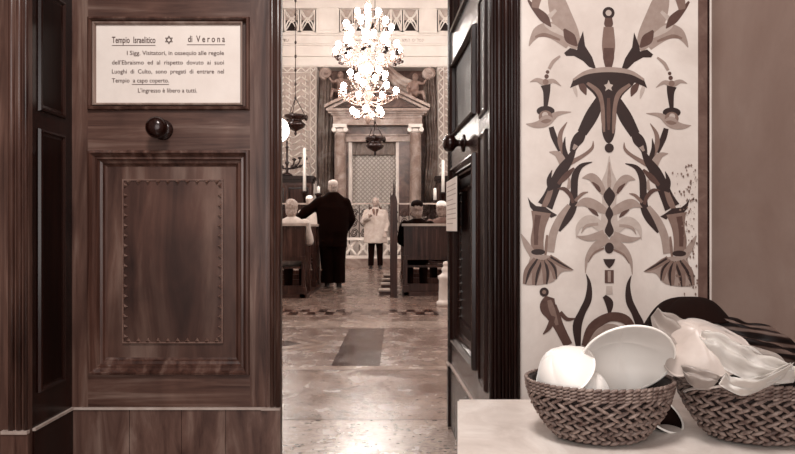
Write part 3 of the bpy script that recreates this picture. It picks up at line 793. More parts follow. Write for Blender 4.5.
# curtain
q = NT('lattice_curtain'); q.rough(.7)
def dia(rot):
    w_ = q.n('ShaderNodeTexWave', bands_direction='X', wave_profile='SIN'); w_.inputs['Scale'].default_value = 3.4
    q.l(q.map((1,0,1), (0, rot, 0)), w_.inputs['Vector']); return q.ramp(w_.outputs['Fac'], [(.60, (0,0,0,1)), (.85, (1,1,1,1))])
mx = q.mix(1, dia(PI/4), dia(-PI/4), 'LIGHTEN'); q.col(q.mix(mx, T(226), T(176))); M['lattice'] = q.m
def curtain(name, px0, px1, py0, py1, Y, mat, parent, folds, amp, lab=None):
    b = new(); A, B = 60, 8; g = []
    for j in range(B+1):
        z = wz(py0+(py1-py0)*j/B, Y)
        g.append([b.verts.new((wx(px0+(px1-px0)*i/A, Y), Y+amp*math.sin(i/A*folds*2*PI+.3*j), z)) for i in range(A+1)])
    for p, q_ in zip(g, g[1:]):
        for i in range(A): b.faces.new((p[i], p[i+1], q_[i+1], q_[i])).smooth = True
    bmesh.ops.solidify(b, geom=b.faces[:], thickness=.02)
    return obj(name, b, mat, parent)
cu = thing('ark_curtain', 'pale curtain with a fine diamond lattice hanging between the ark columns', 'curtain', W(374, 225, AY+.35))
curtain('drape', 351, 397, 154, 226, AY+.36, 'lattice', cu, 5, .02)
M['valance'] = m_plain('valance_cloth', 150, .7, nz=14, scale=10)
curtain('valance', 351, 397, 142, 155, AY+.30, 'valance', cu, 11, .03)
# stucco drapery at both sides of the ark
def hanging(name, label, rows, Y, seed):
    b = new(); A = 22; g = []
    rr = catmull(rows, 5)
    for j, (y, x0, x1) in enumerate(rr):
        g.append([b.verts.new((wx(x0+(x1-x0)*i/A, Y), Y-.16*math.sin(PI*i/A)-.05*math.sin(i*1.35+seed+.12*j)+.02*noise.noise(Vector((i*.4, j*.3, seed))), wz(y, Y))) for i in range(A+1)])
    for p, q_ in zip(g, g[1:]):
        for i in range(A): b.faces.new((p[i], p[i+1], q_[i+1], q_[i])).smooth = True
    bmesh.ops.solidify(b, geom=b.faces[:], thickness=-.06)
    t = thing(name, label, 'drapery', W((rows[0][1]+rows[0][2])/2, rows[-1][0], Y+.2))
    obj('folds', b, 'drape', t)
    b = new(); X = wx((rows[0][1]+rows[0][2])/2, Y); z = wz(rows[0][0]-1, Y)
    pts = [(X+(.05+.12*k/18)*math.cos(k*.62), Y-.16, z+(.05+.10*k/18)*math.sin(k*.62)) for k in range(19)]
    tube(b, pts, .075, 8); ell(b, (X, Y-.08, z), (.17, .12, .17))
    obj('rosette', b, 'drape', t); return t
hanging('stucco_drapery', 'dark carved drapery falling from a rosette left of the ark', [(76,321,332),(95,320,334),(130,318,334),(165,318,333),(200,318,333),(226,317,334)], 18.1, 0)
hanging('stucco_drapery', 'dark carved drapery knotted low, falling from a rosette right of the ark', [(76,424,434),(95,423,436),(125,424,437),(145,426,438),(175,424,437),(195,424,433),(204,425,430),(214,421,430)], 18.1, 2)
# swags and cherubs over the pediment
b = new()
for s in (-1, 1):
    c0 = wx(377.5, 18.2)
    for k in range(3):
        pts = [(c0+s*(.25+t*.95), 18.15-.1*math.sin(PI*t), wz(64+k*5, 18.2)-.55*math.sin(PI*t*.5)-.1*math.sin(PI*t)) for t in [i/12 for i in range(13)]]
        tube(b, pts, [.05+.05*math.sin(PI*i/12) for i in range(13)], 8)
obj('stucco_swag', b, 'drape', None, label='carved cloth swags spread above the ark pediment', cat='drapery')
def putto(px, py, s, label):
    X = wx(px, 17.7); z = wz(py, 17.7); b = new()
    ell(b, (X, 17.6, z+.30), (.14, .12, .2)); ell(b, (X-s*.03, 17.57, z+.58), (.095, .10, .11)); ell(b, (X, 17.6, z+.12), (.16, .14, .13))
    tube(b, [(X-s*.1, 17.55, z+.42), (X-s*.25, 17.5, z+.36), (X-s*.36, 17.5, z+.50)], [.055, .045, .03], 10)
    tube(b, [(X+s*.1, 17.6, z+.42), (X+s*.2, 17.55, z+.28), (X+s*.16, 17.5, z+.12)], [.055, .045, .035], 10)
    tube(b, [(X-s*.05, 17.6, z+.1), (X-s*.25, 17.45, z+.12), (X-s*.30, 17.42, z-.12)], [.08, .065, .04], 10)
    tube(b, [(X+s*.06, 17.6, z+.1), (X+s*.12, 17.42, z+.06), (X+s*.10, 17.40, z-.2)], [.08, .065, .04], 10)
    ell(b, (X-s*.04, 17.47, z+.57), (.02, .025, .02))
    obj('cherub_statue', remesh(b, .02, 3), 'putto', None, label=label, cat='statue')
putto(342, 96, 1, 'stone cherub seated on the left slope of the ark pediment'); putto(414, 98, -1, 'stone cherub seated on the right slope of the ark pediment')

# ================================================================== RAISED PLATFORM, PARAPET, GRILLE
PY = 15.4
b = new(); box(b, -5, PY-.35, 0, 5, BW+.4, .2); box(b, -5, 16.6, .2, 5, BW+.4, .4); struct('floor_platform', b, 'arkstone')
par = thing('parapet', 'low white marble parapet pierced with crossed ovals behind the person in the pale coat', 'parapet', (0, PY, .2))
b = new(); z0, z1 = .2, .73; xs = wx(340, PY); mod = .32; x = -3.6
box(b, -3.6, PY-.04, z0, 3.6, PY+.08, z0+.07); box(b, -3.6, PY-.06, z1-.07, 3.6, PY+.1, z1)
k = 0; post = []
while x < 3.55:
    if k % 3 == 0: box(b, x-.05, PY-.05, z0, x+.05, PY+.09, z1); 
    k += 1; x += mod
obj('marble_rails', b, 'parapet', par)
b = new(); x = -3.6
while x < 3.3:
    cx_ = x+mod/2; cz = (z0+z1)/2; hw = mod/2-.015; hh = (z1-z0)/2-.07
    for s in (-1, 1):
        tube(b, [(cx_+s*(hw-hw*.85*math.sin(PI*t)), PY+.02, cz-hh+2*hh*t) for t in [i/10 for i in range(11)]], .026, 6)
        tube(b, [(cx_-hw+2*hw*t, PY+.02, cz+s*(hh-hh*.8*math.sin(PI*t))) for t in [i/10 for i in range(11)]], .026, 6)
    tube(b, [(cx_+.05*math.cos(i*PI/6), PY+.02, cz+.05*math.sin(i*PI/6)) for i in range(13)], .016, 6, cap=False)
    x += mod
obj('pierced_panels', b, 'parapet', par)
gy = 15.75
gr = thing('iron_grille', 'dark wrought iron screen of curled scrolls above the white parapet', 'grille', (0, gy, .2))
b = new(); zt = wz(203, gy); box(b, -3.6, gy-.03, zt-.04, 3.6, gy+.05, zt); box(b, -3.6, gy, .2, 3.6, gy+.03, .26); obj('rail', b, 'pewtop', gr)
b = new(); x = -3.6
while x < 3.6:
    tube(b, [(x, gy+.015, .2), (x, gy+.015, zt-.04)], .014, 6)
    for zc_ in (.85, 1.12, 1.36):
        for s in (-1, 1):
            tube(b, [(x+.13+s*(.10-.075*i/12)*math.cos(i*.55), gy+.015, zc_+(.12-.085*i/12)*math.sin(i*.55)*s) for i in range(13)], .013, 5)
    x += .26
obj('scrollwork', b, 'iron', gr)
# reading desk / altar table with white cloth behind the grille
at = thing('altar_table', 'table under a white cloth standing on the platform in front of the ark', 'table', (wx(377, 16.2), 16.2, .2))
b = new(); box(b, -1.8, 16.0, .2, .72, 16.45, 1.25); obj('cloth', b, 'lightcloth', at)
b = new(); box(b, -1.85, 15.98, 1.25, .77, 16.5, 1.29); obj('table_top', b, 'lightcloth', at)
# side cabinets
def cabinet(label, px0, px1, Y, lamp=True):
    t = thing('cabinet', label, 'cabinet', W((px0+px1)/2, 225, Y)); x0, x1 = wx(px0, Y), wx(px1, Y); zt = wz(176, Y)
    t.location.z = .4
    b = new(); box(b, x0, Y, .4, x1, Y+.5, zt-.1); obj('body', b, 'arkdark', t)
    b = new(); box(b, x0-.08, Y-.08, zt-.1, x1+.08, Y+.55, zt); box(b, x0-.04, Y-.04, zt-.18, x1+.04, Y+.5, zt-.1); obj('cornice', b, 'dark', t)
    n = 2
    for k in range(n):
        a = x0+(x1-x0)*k/n+.03; c = x0+(x1-x0)*(k+1)/n-.03
        b = new(); box(b, a, Y-.03, .6, c, Y, zt-.26); d = obj('door', b, 'pew', t)
        b = new(); mould(b, a+.03, .66, c-.03, zt-.32, [(0,-.03),(.0,-.045),(.03,-.05),(.04,-.035)], 1, 0, Y); obj('panel_moulding', b, 'dark', d)
cabinet('dark wooden cabinet behind the platform rail, left of the ark', 262, 311, 16.7); cabinet('dark wooden cabinet behind the platform rail, right of the ark', 438, 488, 16.7)
# dark many branched ornament on the left cabinet
cd = thing('candelabrum', 'dark branched bronze candelabrum standing on the left cabinet', 'candelabrum', W(287, 176, 16.8))
b = new(); c = W(287, 176, 16.8)
lathe(b, [(.16,0),(.14,.05),(.04,.10),(.03,.3),(.06,.36),(.03,.42),(.025,.75),(.05,.80),(.02,.86),(.03,.95),(.001,1.02)], c, 14); obj('stem', b, 'bronze', cd)
for s in (-1, 1):
    for r, h_ in ((.2,.42),(.36,.46),(.52,.44)):
        b = new(); pts = [(c.x+s*r*math.sin(PI/2*t), c.y, c.z+h_*.45+h_*.55*(1-math.cos(PI/2*t))) for t in [i/8 for i in range(9)]]
        tube(b, pts, .022, 6); ell(b, (c.x+s*r, c.y, c.z+h_+.04), (.06, .06, .04), None, 10); ell(b, (c.x+s*r*.7, c.y, c.z+h_*.62), (.05, .04, .05), None, 8)
        obj('branch', b, 'bronze', cd)
# tall candles on sticks
def candle(label, px, py0, py1, Y, zfoot):
    t = thing('candlestick', label, 'candle', (wx(px, Y), Y, zfoot), 0, None); X = wx(px, Y)
    zt = wz(py1, Y); b = new(); h_ = zt-zfoot
    lathe(b, [(.13,0),(.12,.04),(.04,.08),(.03,h_*.3),(.06,h_*.36),(.03,h_*.42),(.028,h_*.8),(.07,h_-.08),(.1,h_-.04),(.1,h_-.02),(.04,h_)], (X, Y, zfoot), 14); obj('stick', b, 'bronze', t)
    b = new(); lathe(b, [(.045,0),(.043,wz(py0, Y)-zt-.02),(.02,wz(py0, Y)-zt)], (X, Y, zt), 12); obj('candle', b, 'wax', t)
candle('tall white candle on a dark stick in front of the left cabinet', 304.5, 148, 191, 16.35, .2)
candle('tall white candle on a dark stick in front of the right cabinet', 443, 160, 192, 16.35, .2)
candle('short white candle on a dark stick between the left cabinet and the ark', 318.5, 186, 193, 16.35, .2)
candle('short white candle on a dark stick right beside the right drapery', 435, 188, 200, 16.2, .2)

# ================================================================== HANGING LAMPS AND CHANDELIER
def hanging_lamp(label, px, pyt, pyb, Y):
    X = wx(px, Y); zt, zb_ = wz(pyt, Y), wz(pyb, Y); h_ = zt-zb_
    t = thing('hanging_lamp', label, 'lamp', (X, Y, zb_)); w = h_*.30
    b = new(); lathe(b, [(.001,0),(.02,.02),(.035,.06),(.02,h_*.12),(w*.7,h_*.22),(w*.9,h_*.30),(w*.6,h_*.38),(w*.55,h_*.42),(w,h_*.5),(w*.95,h_*.54),(w*.4,h_*.56),(.03,h_*.60),(.001,h_*.62)], (X, Y, zb_), 18); obj('lamp_bowl', b, 'bronze', t)
    b = new()
    for k in range(3):
        a = k*2*PI/3+.4; tube(b, [(X+w*.9*math.cos(a), Y+w*.9*math.sin(a), zb_+h_*.52), (X+w*.5*math.cos(a), Y+w*.5*math.sin(a), zb_+h_*.75), (X, Y, zt)], .010, 5)
        ell(b, (X+w*.95*math.cos(a), Y+w*.95*math.sin(a), zb_+h_*.5), (.05,.05,.08), None, 8)
    obj('arms', b, 'bronze', t)
    b = new(); tube(b, [(X, Y, zt), (X, Y, 8.2)], .010, 6); n = int((8.2-zt)/.35)
    for k in range(n): ell(b, (X, Y, zt+k*.35), (.03,.03,.045), None, 8)
    obj('chain', b, 'bronze', t)
hanging_lamp('dark bronze lamp hanging before the ark, right under the chandelier', 375, 122, 156, 15.2)
hanging_lamp('dark bronze lamp hanging over the left cabinet', 295.5, 98, 136, 15.2)
CYY = 11.0; cX = wx(368, CYY)
ch = thing('chandelier', 'large lit glass chandelier with tiers of white bulbs over the aisle', 'chandelier', (cX, CYY, wz(124, CYY)))
zz = lambda py: wz(py, CYY)
b = new(); lathe(b, [(r, zz(y)) for r, y in [(.001,125),(.03,123),(.075,119),(.085,116),(.05,112),(.03,108),(.05,100),(.11,96),(.06,90),(.03,84),(.05,74),(.12,70),(.05,64),(.035,56),(.07,50),(.14,46),(.06,40),(.03,32),(.06,20),(.05,5),(.03,-10),(.001,-30)]], (cX, CYY, 0), 20); obj('glass_stem', b, 'glass', ch)
b = new(); tube(b, [(cX, CYY, zz(-30)), (cX, CYY, 8.2)], .02, 8); lathe(b, [(.001,7.95),(.08,8.0),(.14,8.12),(.14,8.2)], (cX, CYY, 0), 16); obj('chain', b, 'bronze', ch)
tiers = [(.60, 49, 11, 59, .1), (.42, 26, 6, 42, .3), (.20, 12, 4, 26, 0), (.33, 74, 6, 88, .2), (.50, 90, 7, 99, .15), (.28, 112, 6, 106, .4), (.40, 40, 6, 50, .5)]
for R, y, n, ya_, ph in tiers:
    for k in range(n):
        a = 2*PI*k/n+ph+random.uniform(-.06, .06); rr = R*random.uniform(.93, 1.05); co, si = math.cos(a), math.sin(a); zt = zz(y)
        b = new(); pts = [(cX+co*rr*t, CYY+si*rr*t, zz(ya_)-.05*math.sin(PI*t)*2+(zt-.10-zz(ya_))*t**2.2) for t in [.04, .2, .4, .6, .8, .93, 1]]
        tube(b, pts, .010, 6); lathe(b, [(.012,-.11),(.045,-.095),(.055,-.075),(.02,-.07),(.016,-.03)], (cX+co*rr, CYY+si*rr, zt), 10)
        am = obj('arm', b, 'glass', ch)
        b = new(); ell(b, (cX+co*rr, CYY+si*rr, zt+.012), (.052, .052, .060), None, 12); obj('bulb', b, 'bulb', am)
b = new()
for R, y, n in ((.64, 57, 34), (.5, 60, 26), (.36, 66, 20), (.54, 97, 28), (.34, 101, 16), (.30, 118, 14), (.2, 80, 12), (.42, 36, 20), (.25, 20, 14)):
    for k in range(n):
        a = 2*PI*k/n+R*9; x, yy = cX+R*math.cos(a), CYY+R*math.sin(a); z = zz(y)+random.uniform(-.03, .03)
        lathe(b, [(.001,0),(.014,.03),(.010,.055),(.001,.07)], (x, yy, z), 5); ell(b, (x, yy, z+.09), .010, None, 5)
    tube(b, [(cX+R*math.cos(2*PI*k/30), CYY+R*math.sin(2*PI*k/30), zz(y)+.11) for k in range(31)], .006, 5, cap=False)
obj('crystal_drops', b, 'crystal', ch, kind='stuff')
b = new(); wr = random.Random(3)
for k in range(12):
    a = k*PI/6; c = Vector((cX+.60*math.cos(a), CYY+.60*math.sin(a), zz(59)))
    for j in range(3): ell(b, c+Vector((wr.uniform(-.06,.06), wr.uniform(-.06,.06), wr.uniform(-.05,.05))), (.045,.03,.03), None, 6)
obj('bronze_leaves', b, 'bronze', ch, kind='stuff')
# globe pendant just inside the doorway on the left
pY = 11.5; gx, gz = wx(276.5, pY), wz(130, pY)
gp = thing('pendant_lamp', 'glowing round glass lamp just showing past the left door', 'lamp', (gx, pY, gz-.3))
b = new(); ell(b, (gx, pY, gz), .24, None, 20); obj('globe', b, 'globe', gp)
b = new(); tube(b, [(gx, pY, gz+.22), (gx, pY, 8.2)], .012, 6); lathe(b, [(.001,.30),(.05,.28),(.09,.22),(.09,.20)], (gx, pY, gz), 12); obj('rod', b, 'bronze', gp)

# ================================================================== PEWS
def pew(label, x0, x1, y, group):
    # x0 = aisle end; the panelled desk back faces the door
    a, c = min(x0, x1), max(x0, x1); s = 1 if x1 > x0 else -1
    t = thing('pew', label, 'bench', (x0, y, 0), 0, group)
    b = new(); box(b, a, y, .50, c, y+.035, .975)
    for k in range(4): box(b, a+(c-a)*k/4+.03, y-.008, .55, a+(c-a)*(k+1)/4-.03, y, .93)
    obj('back_panel', b, 'pew', t)
    b = new(); box(b, a-.03, y-.04, .975, c+.03, y+.10, 1.01); obj('top_rail', b, 'pewtop', t)
    b = new(); box(b, a+.03, y+.05, .39, c-.03, y+.44, .42); obj('seat', b, 'pew', t)
    b = new(); box(b, a, y-.06, 0, c, y, .05) ; box(b, a, y+.02, .05, c, y+.05, .16); obj('foot_rail', b, 'pew', t)
    for xe in (x0, x1-s*.05):
        e0, e1 = sorted((xe, xe+s*.05))
        b = new(); box(b, e0, y-.03, .05, e1, y+.05, .975); box(b, e0-.008, y-.04, .50, e1+.008, y+.06, .56); box(b, e0-.01, y-.045, .05, e1+.01, y+.07, .14)
        box(b, e0, y+.42, .05, e1, y+.50, .70); box(b, e0+.01, y+.05, .34, e1-.01, y+.44, .42); 
        prism_pts = [(y+.05, .42), (y+.46, .42), (y+.46, .66), (y+.24, .70), (y+.05, .93)]
        aa = [b.verts.new((e0+.012, yy, z)) for yy, z in prism_pts]; bb = [b.verts.new((e1-.012, yy, z)) for yy, z in prism_pts]
        b.faces.new(aa); b.faces.new(bb[::-1])
        for i in range(5): b.faces.new((aa[i], bb[i], bb[(i+1)%5], aa[(i+1)%5]))
        box(b, e0-.02, y-.06, 0, e1+.02, y+.98, .05)
        obj('end_frame', b, 'pew', t)
for i, (y, w_) in enumerate(((8.2, 'nearest'), (9.25, 'second'), (10.3, 'third'), (11.35, 'farthest'))):
    pew('wooden pew left of the aisle, %s to the door' % w_ if i < 3 else 'wooden pew left of the aisle, farthest from the door', -1.25, -4.2, y, 'pews left of the aisle')
for i, (y, w_, x0) in enumerate(((8.5, 'nearest', .09), (9.55, 'second', .09), (10.6, 'third', .08), (11.65, '', .07))):
    pew('wooden pew right of the aisle, %s to the door' % w_ if i < 3 else 'wooden pew right of the aisle, farthest from the door', x0, 3.4, y, 'pews right of the aisle')
# edge-on barrier
wb = thing('wooden_barrier', 'tall narrow wooden barrier with pointed posts, seen edge on in the aisle', 'barrier', (-.05, 8.2, 0))
for y in (8.2, 9.0):
    b = new(); X = -.052; box(b, X-.05, y, 0, X+.05, y+.07, 1.30)
    prism(b, [(X-.05, 1.30), (X+.05, 1.30), (X+.035, 1.38), (X+.02, 1.38), (X+.012, 1.50), (X, 1.60), (X-.012, 1.42), (X-.03, 1.38), (X-.04, 1.45), (X-.05, 1.36)], y+.01, y+.06)
    obj('post', b, 'pew', wb)
b = new(); box(b, -.075, 8.27, .12, -.03, 9.0, 1.28); obj('panel', b, 'pew', wb)
b = new(); box(b, -.08, 8.25, 1.28, -.02, 9.02, 1.33); obj('top_rail', b, 'pew', wb)
for i, (y, lab) in enumerate(((8.55, 'nearest to the door'), (9.55, 'second from the door'), (10.4, 'third from the door'), (11.4, 'farthest from the door'))):
    b = new(); box(b, -.26, y, 0, -.003, y+.22, .05, 1); box(b, -.27, y-.01, .05, -.003, y+.23, .075)
    if i == 0: pass
    obj('footboard', b, ['pewtop', 'pew'], None, label='low wooden footboard at the foot of the edge-on barrier, '+lab, cat='footboard', group='footboards beside the barrier')
# bollard
bo = new(); by_ = 7.35; bx_ = wx(446, by_)
lathe(bo, [(.115,0),(.115,.05),(.095,.06),(.09,.08),(.085,.31),(.10,.33),(.10,.36),(.06,.385),(.045,.41),(.055,.43),(.05,.46),(.03,.475),(.032,.49),(.04,.505),(.03,.53),(.001,.54)], (bx_, by_, 0), 28)
obj('stone_bollard', bo, 'bollard', None, label='short turned white stone post standing beside the open right door', cat='bollard')

# ================================================================== PEOPLE
def hand(bm, w, d, n, sc=1, curl=.5, side=1):
    w, d, n = Vector(w), Vector(d).normalized(), Vector(n).normalized(); s = d.cross(n).normalized()
    rot = Matrix((s, d, n)).transposed()
    ell(bm, w+d*.045*sc, (.040*sc, .052*sc, .018*sc), rot, 12)
    for i, (o, L) in enumerate(((-.030, .070), (-.010, .080), (.010, .075), (.029, .058))):
        p = w+d*.080*sc+s*o*sc; q = p+(d*math.cos(curl*.6)-n*math.sin(curl*.6))*L*.5*sc; r = q+(d*math.cos(curl*1.6)-n*math.sin(curl*1.6))*L*.5*sc
        tube(bm, [p-d*.02, p, q, r], [.010*sc, .0098*sc, .009*sc, .0075*sc], 8); ell(bm, r, .0075*sc, None, 8)
    p = w+d*.02*sc-s*.03*sc*side; q = p+(d*.6-s*side*.8-n*.2).normalized()*.035*sc; r = q+(d*.9-s*side*.3-n*.3).normalized()*.03*sc
    tube(bm, [w+d*.02, p, q, r], [.014*sc, .013*sc, .011*sc, .008*sc], 8); ell(bm, r, .008*sc, None, 8)
def head(bm, c, s=1):
    c = Vector(c)                                  # faces -Y
    ell(bm, c+Vector((0,.012,.02))*s, (.076*s, .095*s, .092*s), None, 20)
    ell(bm, c+Vector((0,-.018,-.045))*s, (.058*s, .068*s, .068*s), None, 16)
    ell(bm, c+Vector((0,-.055,-.09))*s, (.026*s, .024*s, .02*s), None, 12)
    tube(bm, [c+Vector((0,-.078,.012))*s, c+Vector((0,-.104,-.028))*s], [.009*s, .016*s], 8); ell(bm, c+Vector((0,-.10,-.032))*s, (.017*s,.014*s,.012*s), None, 8)
    for q in (-1, 1):
        ell(bm, c+Vector((q*.078, .01, -.012))*s, (.010*s, .022*s, .034*s), None, 8)
        ell(bm, c+Vector((q*.032, -.078, .03))*s, (.022*s, .012*s, .007*s), None, 8)
        ell(bm, c+Vector((q*.040, -.066, -.022))*s, (.022*s, .016*s, .020*s), None, 8)
    ell(bm, c+Vector((0,-.082,-.062))*s, (.024*s, .012*s, .005*s), None, 8); ell(bm, c+Vector((0,-.080,-.072))*s, (.020*s, .012*s, .006*s), None, 8)
    tube(bm, [c+Vector((0,.02,-.06))*s, c+Vector((0,.03,-.17))*s], [.055*s, .062*s], 14)
def eyes(t, c, s=1):
    b = new()
    for q in (-1, 1): ell(b, Vector(c)+Vector((q*.031, -.079, .002))*s, (.011*s, .007*s, .006*s), None, 8)
    obj('eyes', b, 'ink', t, True)
def standing(label, loc, rz, sc, coat, trous, hairm, coatlen, rarm, larm, cap=None, girth=1.0, hood=None, lean=0, hairlen=0, stance=.10, leg=1.0, flare=1.0, slv=1.0):
    t = thing('person', label, 'person', loc, rz)
    hc = Vector((0, -.01+lean, 1.60))*sc
    S = lambda x, y, z: Vector((x, y, z))*sc
    arms = [[Vector(p)*sc for p in a] for a in (rarm, larm)]
    b = new(); head(b, hc, sc)
    for s in (-1, 1):
        tube(b, [S(s*.09,0,.92), S(s*stance,.0,.50), S(s*(stance+.01),.02,.09)], [.085*sc,.055*sc,.038*sc], 12); ell(b, S(s*.105,-.05,.05), (.04*sc,.09*sc,.035*sc))
    for z, rx, ry in ((.95,.15,.11),(1.1,.14,.10),(1.22,.16,.10),(1.32,.15,.08)): ell(b, S(0, lean*.6, z), (rx*sc, ry*sc, (.12 if z < 1.3 else .07)*sc))
    for a, side in zip(arms, (-1, 1)):
        tube(b, a, [.050*sc,.040*sc,.026*sc], 10)
        for p, r in zip(a, (.052,.041,.026)): ell(b, p, r*sc, None, 10)
        d = (a[2]-a[1]).normalized(); n = Vector((0,1,0)) if abs(d.y) < .8 else Vector((0,0,1))
        hand(b, a[2], d, (n-d*n.dot(d)), sc, .6, side)
    obj('body', remesh(b, .0085*sc, 2), 'skin', t, True); eyes(t, hc, sc)
    g = girth; b = new()
    prof = ([(1.53,.085,.085),(1.50,.12,.10),(1.46,.17,.11),(1.41,.21,.12),(1.36,.235,.13)] if g > 1.29 else [(1.47,.07,.06),(1.44,.11,.085),(1.40,.16,.10),(1.36,.195,.115)])+[(1.28,.21*g,.125*g),(1.14,.205*g,.135*g),(1.0,.21*(g if flare > 0 else g*.93),.14*g),(.9,.215*(g if flare > 0 else g*.86),.145*g)]
    g = g if flare > 0 else g*.86
    z = .8
    while z > coatlen: prof.append((z, .215*g+(.9-z)*.06*flare, .15*g+(.9-z)*.05*flare)); z -= .1
    prof.append((coatlen, .217*g+(.9-coatlen)*.06*flare, .15*g+(.9-coatlen)*.05*flare))
    rings = []
    for z, rx, ry in prof:
        rings.append([b.verts.new(S(rx*math.cos(2*PI*k/28), lean*.6*(z>1)+ry*math.sin(2*PI*k/28), z)) for k in range(28)])
    for p, q_ in zip(rings, rings[1:]):
        for k in range(28): b.faces.new((p[k], p[(k+1)%28], q_[(k+1)%28], q_[k]))
    b.faces.new(rings[0]); b.faces.new(rings[-1][::-1])
    tube(b, [S(0,.0+lean,1.40), S(0,.015+lean,1.47+.03*(g>1.29))], [.09*sc,.076*sc], 16)
    for a in arms:
        e = a[1]+(a[2]-a[1])*.92
        tube(b, [a[0]*.98, a[1], e], [.085*sc*g**.5, .066*sc*slv, .052*sc*slv], 14); ell(b, a[0]*.98, .085*sc*g**.5, None, 12); ell(b, a[1], .066*sc*slv, None, 12)
    obj('coat', remesh(b, .012*sc, 5, .012*sc, 9), coat, t, True)
    b = new()
    for s in (-1, 1):
        tube(b, [S(s*.085,0,coatlen+.12), S(s*stance,0,.50), S(s*(stance+.01),.02,.07)], [.10*sc*leg,.078*sc*leg,.066*sc*leg], 14)
    ell(b, S(0,0,coatlen+.1), (.17*sc,.11*sc,.10*sc))
    obj('trousers', remesh(b, .011*sc, 4, .01*sc, 10), trous, t, True)
    for s in (-1, 1):
        b = new(); ell(b, S(s*(stance+.01),-.06,.045), (.048*sc,.135*sc,.045*sc)); ell(b, S(s*(stance+.01),.03,.07), (.044*sc,.05*sc,.06*sc)); box(b, *S(s*(stance+.01)-.045,-.18,.0), *S(s*(stance+.01)+.045,.07,.02))
        obj('shoe', remesh(b, .009*sc, 4), 'shoe', t, True)
    if hairm:
        b = new(); ell(b, hc+S(0,.032,.030), (.083*sc,.093*sc,.090*sc), None, 18); ell(b, hc+S(0,.055,-.03-hairlen), (.072*sc,.055*sc,(.06+hairlen)*sc), None, 14)
        obj('hair', remesh(b, .009*sc, 2, .006*sc, 40), hairm, t, True)
    if cap:
        b = new(); lathe(b, [(.082,-.005),(.080,.015),(.066,.038),(.040,.054),(.001,.060)], (0,0,0), 24)
        for v in b.verts: v.co = Matrix.Rotation(-.35, 3, 'X') @ v.co*sc + hc + S(0,.042,.068)
        obj('skullcap', b, cap, t, True)
    if hood:
        b = new()
        pts = [S(.12*math.cos(a), .02+.08*math.sin(a), 1.455-.03*abs(math.sin(a))) for a in [k*PI/12-.6 for k in range(17)]]
        tube(b, pts, .035*sc, 10)
        for s in (-1, 1): tube(b, [S(s*.05,-.10,1.43), S(s*.02,-.15,1.25)], [.035*sc,.02*sc], 8)
        obj('scarf', remesh(b, .01*sc, 3), hood, t, True)
    return t
mY = 9.73
# man at the pew, back to us (rotated to face the ark: local -Y becomes +Y)
standing('person in black coat standing with back turned, one arm on the left pew', (wx(333, mY), mY, 0), PI+.12, 1.0,
    'black', 'black', 'hair', .64,
    [(-.20,0,1.38), (-.29,-.06,1.10), (-.20,-.20,.92)], [(.20,0,1.40), (.42,-.02,1.22), (.585,-.08,1.075)], cap='capgrey', girth=1.30, lean=.0, stance=.085, leg=1.5, flare=-1.0, slv=1.35)
wY = 14.3
standing('person in a pale knee-length coat and dark trousers standing facing us before the white parapet', (wx(375.5, wY), wY, 0), 0, .99,
    'coat', 'trousers', 'hair', .62,
    [(-.20,0,1.36), (-.29,-.06,1.12), (-.14,-.22,1.24)], [(.20,0,1.36), (.27,.02,1.08), (.24,-.10,.86)], girth=1.28, hood='greycoat', hairlen=.02)
standing('person in white cap standing beyond the left pews, half hidden', (wx(310, 13.2), 13.2, 0), PI-.3, .97,
    'lightcloth', 'trousers', 'hair', .75,
    [(-.20,0,1.36), (-.25,-.04,1.1), (-.2,-.2,1.0)], [(.20,0,1.36), (.25,-.04,1.1), (.2,-.2,1.0)], cap='cap')
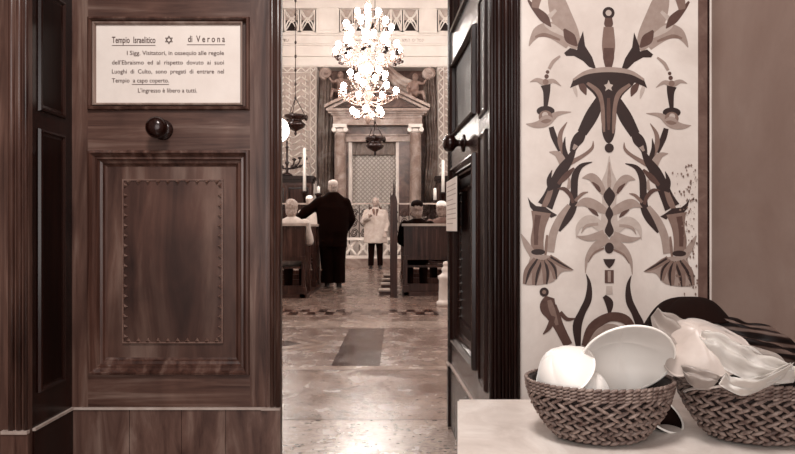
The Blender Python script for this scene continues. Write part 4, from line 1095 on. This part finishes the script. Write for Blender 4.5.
def seated(label, loc, rz, coat, hairm, hz, cap=None, hairlen=.03):
    t = thing('person', label, 'person', loc, rz); hc = Vector((0, -.03, hz)); S = lambda x, y, z: Vector((x, y, z))
    dz_ = hz-1.25; b = new(); head(b, hc)
    for z, rx, ry in ((.55,.16,.13),(.7,.15,.11),(.85,.16,.11),(.98,.17,.10)): ell(b, S(0,0,z+dz_*min(1,(z-.45)/.5)), (rx, ry, .13))
    for s in (-1, 1):
        tube(b, [S(s*.09,0,.54), S(s*.11,-.38,.54), S(s*.11,-.36,.08)], [.085,.06,.04], 12); ell(b, S(s*.11,-.37,.54), .06); ell(b, S(s*.11,-.42,.05), (.04,.10,.035))
        ar = [S(s*.19,0,1.0+dz_), S(s*.23,-.08,.76), S(s*.10,-.28,.66)]; tube(b, ar, [.05,.04,.026], 10); ell(b, ar[1], .041)
        hand(b, ar[2], ar[2]-ar[1], (0,0,1), 1, .5, s)
    obj('body', remesh(b, .0095, 2), 'skin', t, True); eyes(t, hc)
    b = new()
    for z, rx, ry in ((.52,.19,.16),(.66,.19,.15),(.8,.20,.14),(.92,.21,.135),(1.0,.20,.12)): ell(b, S(0,0,z+dz_*min(1,(z-.45)/.5)), (rx, ry, .12))
    ell(b, hc+S(0,.03,-.17), (.10,.09,.05))
    for s in (-1, 1):
        ar = [S(s*.18,0,1.01+dz_), S(s*.24,-.08,.76), S(s*.13,-.26,.67)]; tube(b, ar, [.078,.064,.048], 12); ell(b, ar[0], .08); ell(b, ar[1], .064)
    obj('coat', remesh(b, .012, 4, .012, 10), coat, t, True)
    b = new()
    for s in (-1, 1): tube(b, [S(s*.09,0,.53), S(s*.11,-.38,.54), S(s*.11,-.36,.09)], [.105,.078,.062], 12); ell(b, S(s*.11,-.375,.54), .078)
    obj('trousers', remesh(b, .012, 3), 'trousers', t, True)
    b = new(); ell(b, hc+S(0,.030,.028), (.087,.097,.094), None, 18); ell(b, hc+S(0,.050,-.03-hairlen), (.080,.062,.06+hairlen), None, 14)
    obj('hair', remesh(b, .009, 2, .010, 35), hairm, t, True)
    if cap:
        b = new(); lathe(b, [(.090,-.015),(.088,.015),(.072,.042),(.044,.058),(.001,.064)], (0,0,0), 24)
        for v in b.verts: v.co = Matrix.Rotation(-.3, 3, 'X') @ v.co + hc + S(0,.035,.072)
        obj('skullcap', b, cap, t, True)
    return t
seated('white haired person in a pale top seated in the nearest left pew', (wx(291.5, 8.50), 8.50, 0), PI, 'lightcloth', 'hair', 1.24)
seated('seated person in dark coat and dark cap in the nearest right pew', (wx(417, 8.8), 8.8, 0), PI, 'black', 'hairmid', 1.22, 'velvet')
seated('seated person in brown coat and white cap in the second right pew', (wx(441.5, 9.85), 9.85, 0), PI, 'greycoat', 'hairmid', 1.26, 'cap')

# ================================================================== CAMERA, LIGHT, WORLD
cam = bpy.data.cameras.new('camera'); cam.sensor_width = 36; cam.lens = F*36/795; cam.shift_y = (HY-227)/795; cam.clip_start = .05
co = bpy.data.objects.new('camera', cam); COL.objects.link(co); co.location = (0, 0, H); co.rotation_euler = (PI/2, 0, 0)
bpy.context.scene.camera = co
def area(name, loc, size, power, rot, col=(1,.965,.94)):
    l = bpy.data.lights.new(name, 'AREA'); l.energy = power; l.color = col
    if isinstance(size, tuple): l.shape = 'RECTANGLE'; l.size, l.size_y = size
    else: l.size = size
    o = bpy.data.objects.new(name, l); COL.objects.link(o); o.location = loc; o.rotation_euler = rot; return o
area('vestibule_lamp', (-.25, .3, 2.9), .5, 62, (math.radians(20), 0, 0))
area('entrance_daylight', (-.2, -1.1, 1.35), (1.8, 1.8), 44, (PI/2, 0, 0))
for X, s in ((-4.9, 1), (4.9, -1)):  # added fill light for the hall, set at the added windows
    for Y in (6.5, 12.5): area('window_daylight', (X+s*.05, Y, 5.6), (2.4, 1.5), 200, (0, s*-PI/2+PI*0, 0))
w = bpy.data.worlds.new('world'); bpy.context.scene.world = w; w.use_nodes = True
w.node_tree.nodes['Background'].inputs[0].default_value = (1, .88, .84, 1); w.node_tree.nodes['Background'].inputs[1].default_value = .3
vs = bpy.context.scene.view_settings; vs.view_transform = 'Standard'; vs.look = 'None'; vs.exposure = 0; vs.gamma = 1; vs.use_curve_mapping = False
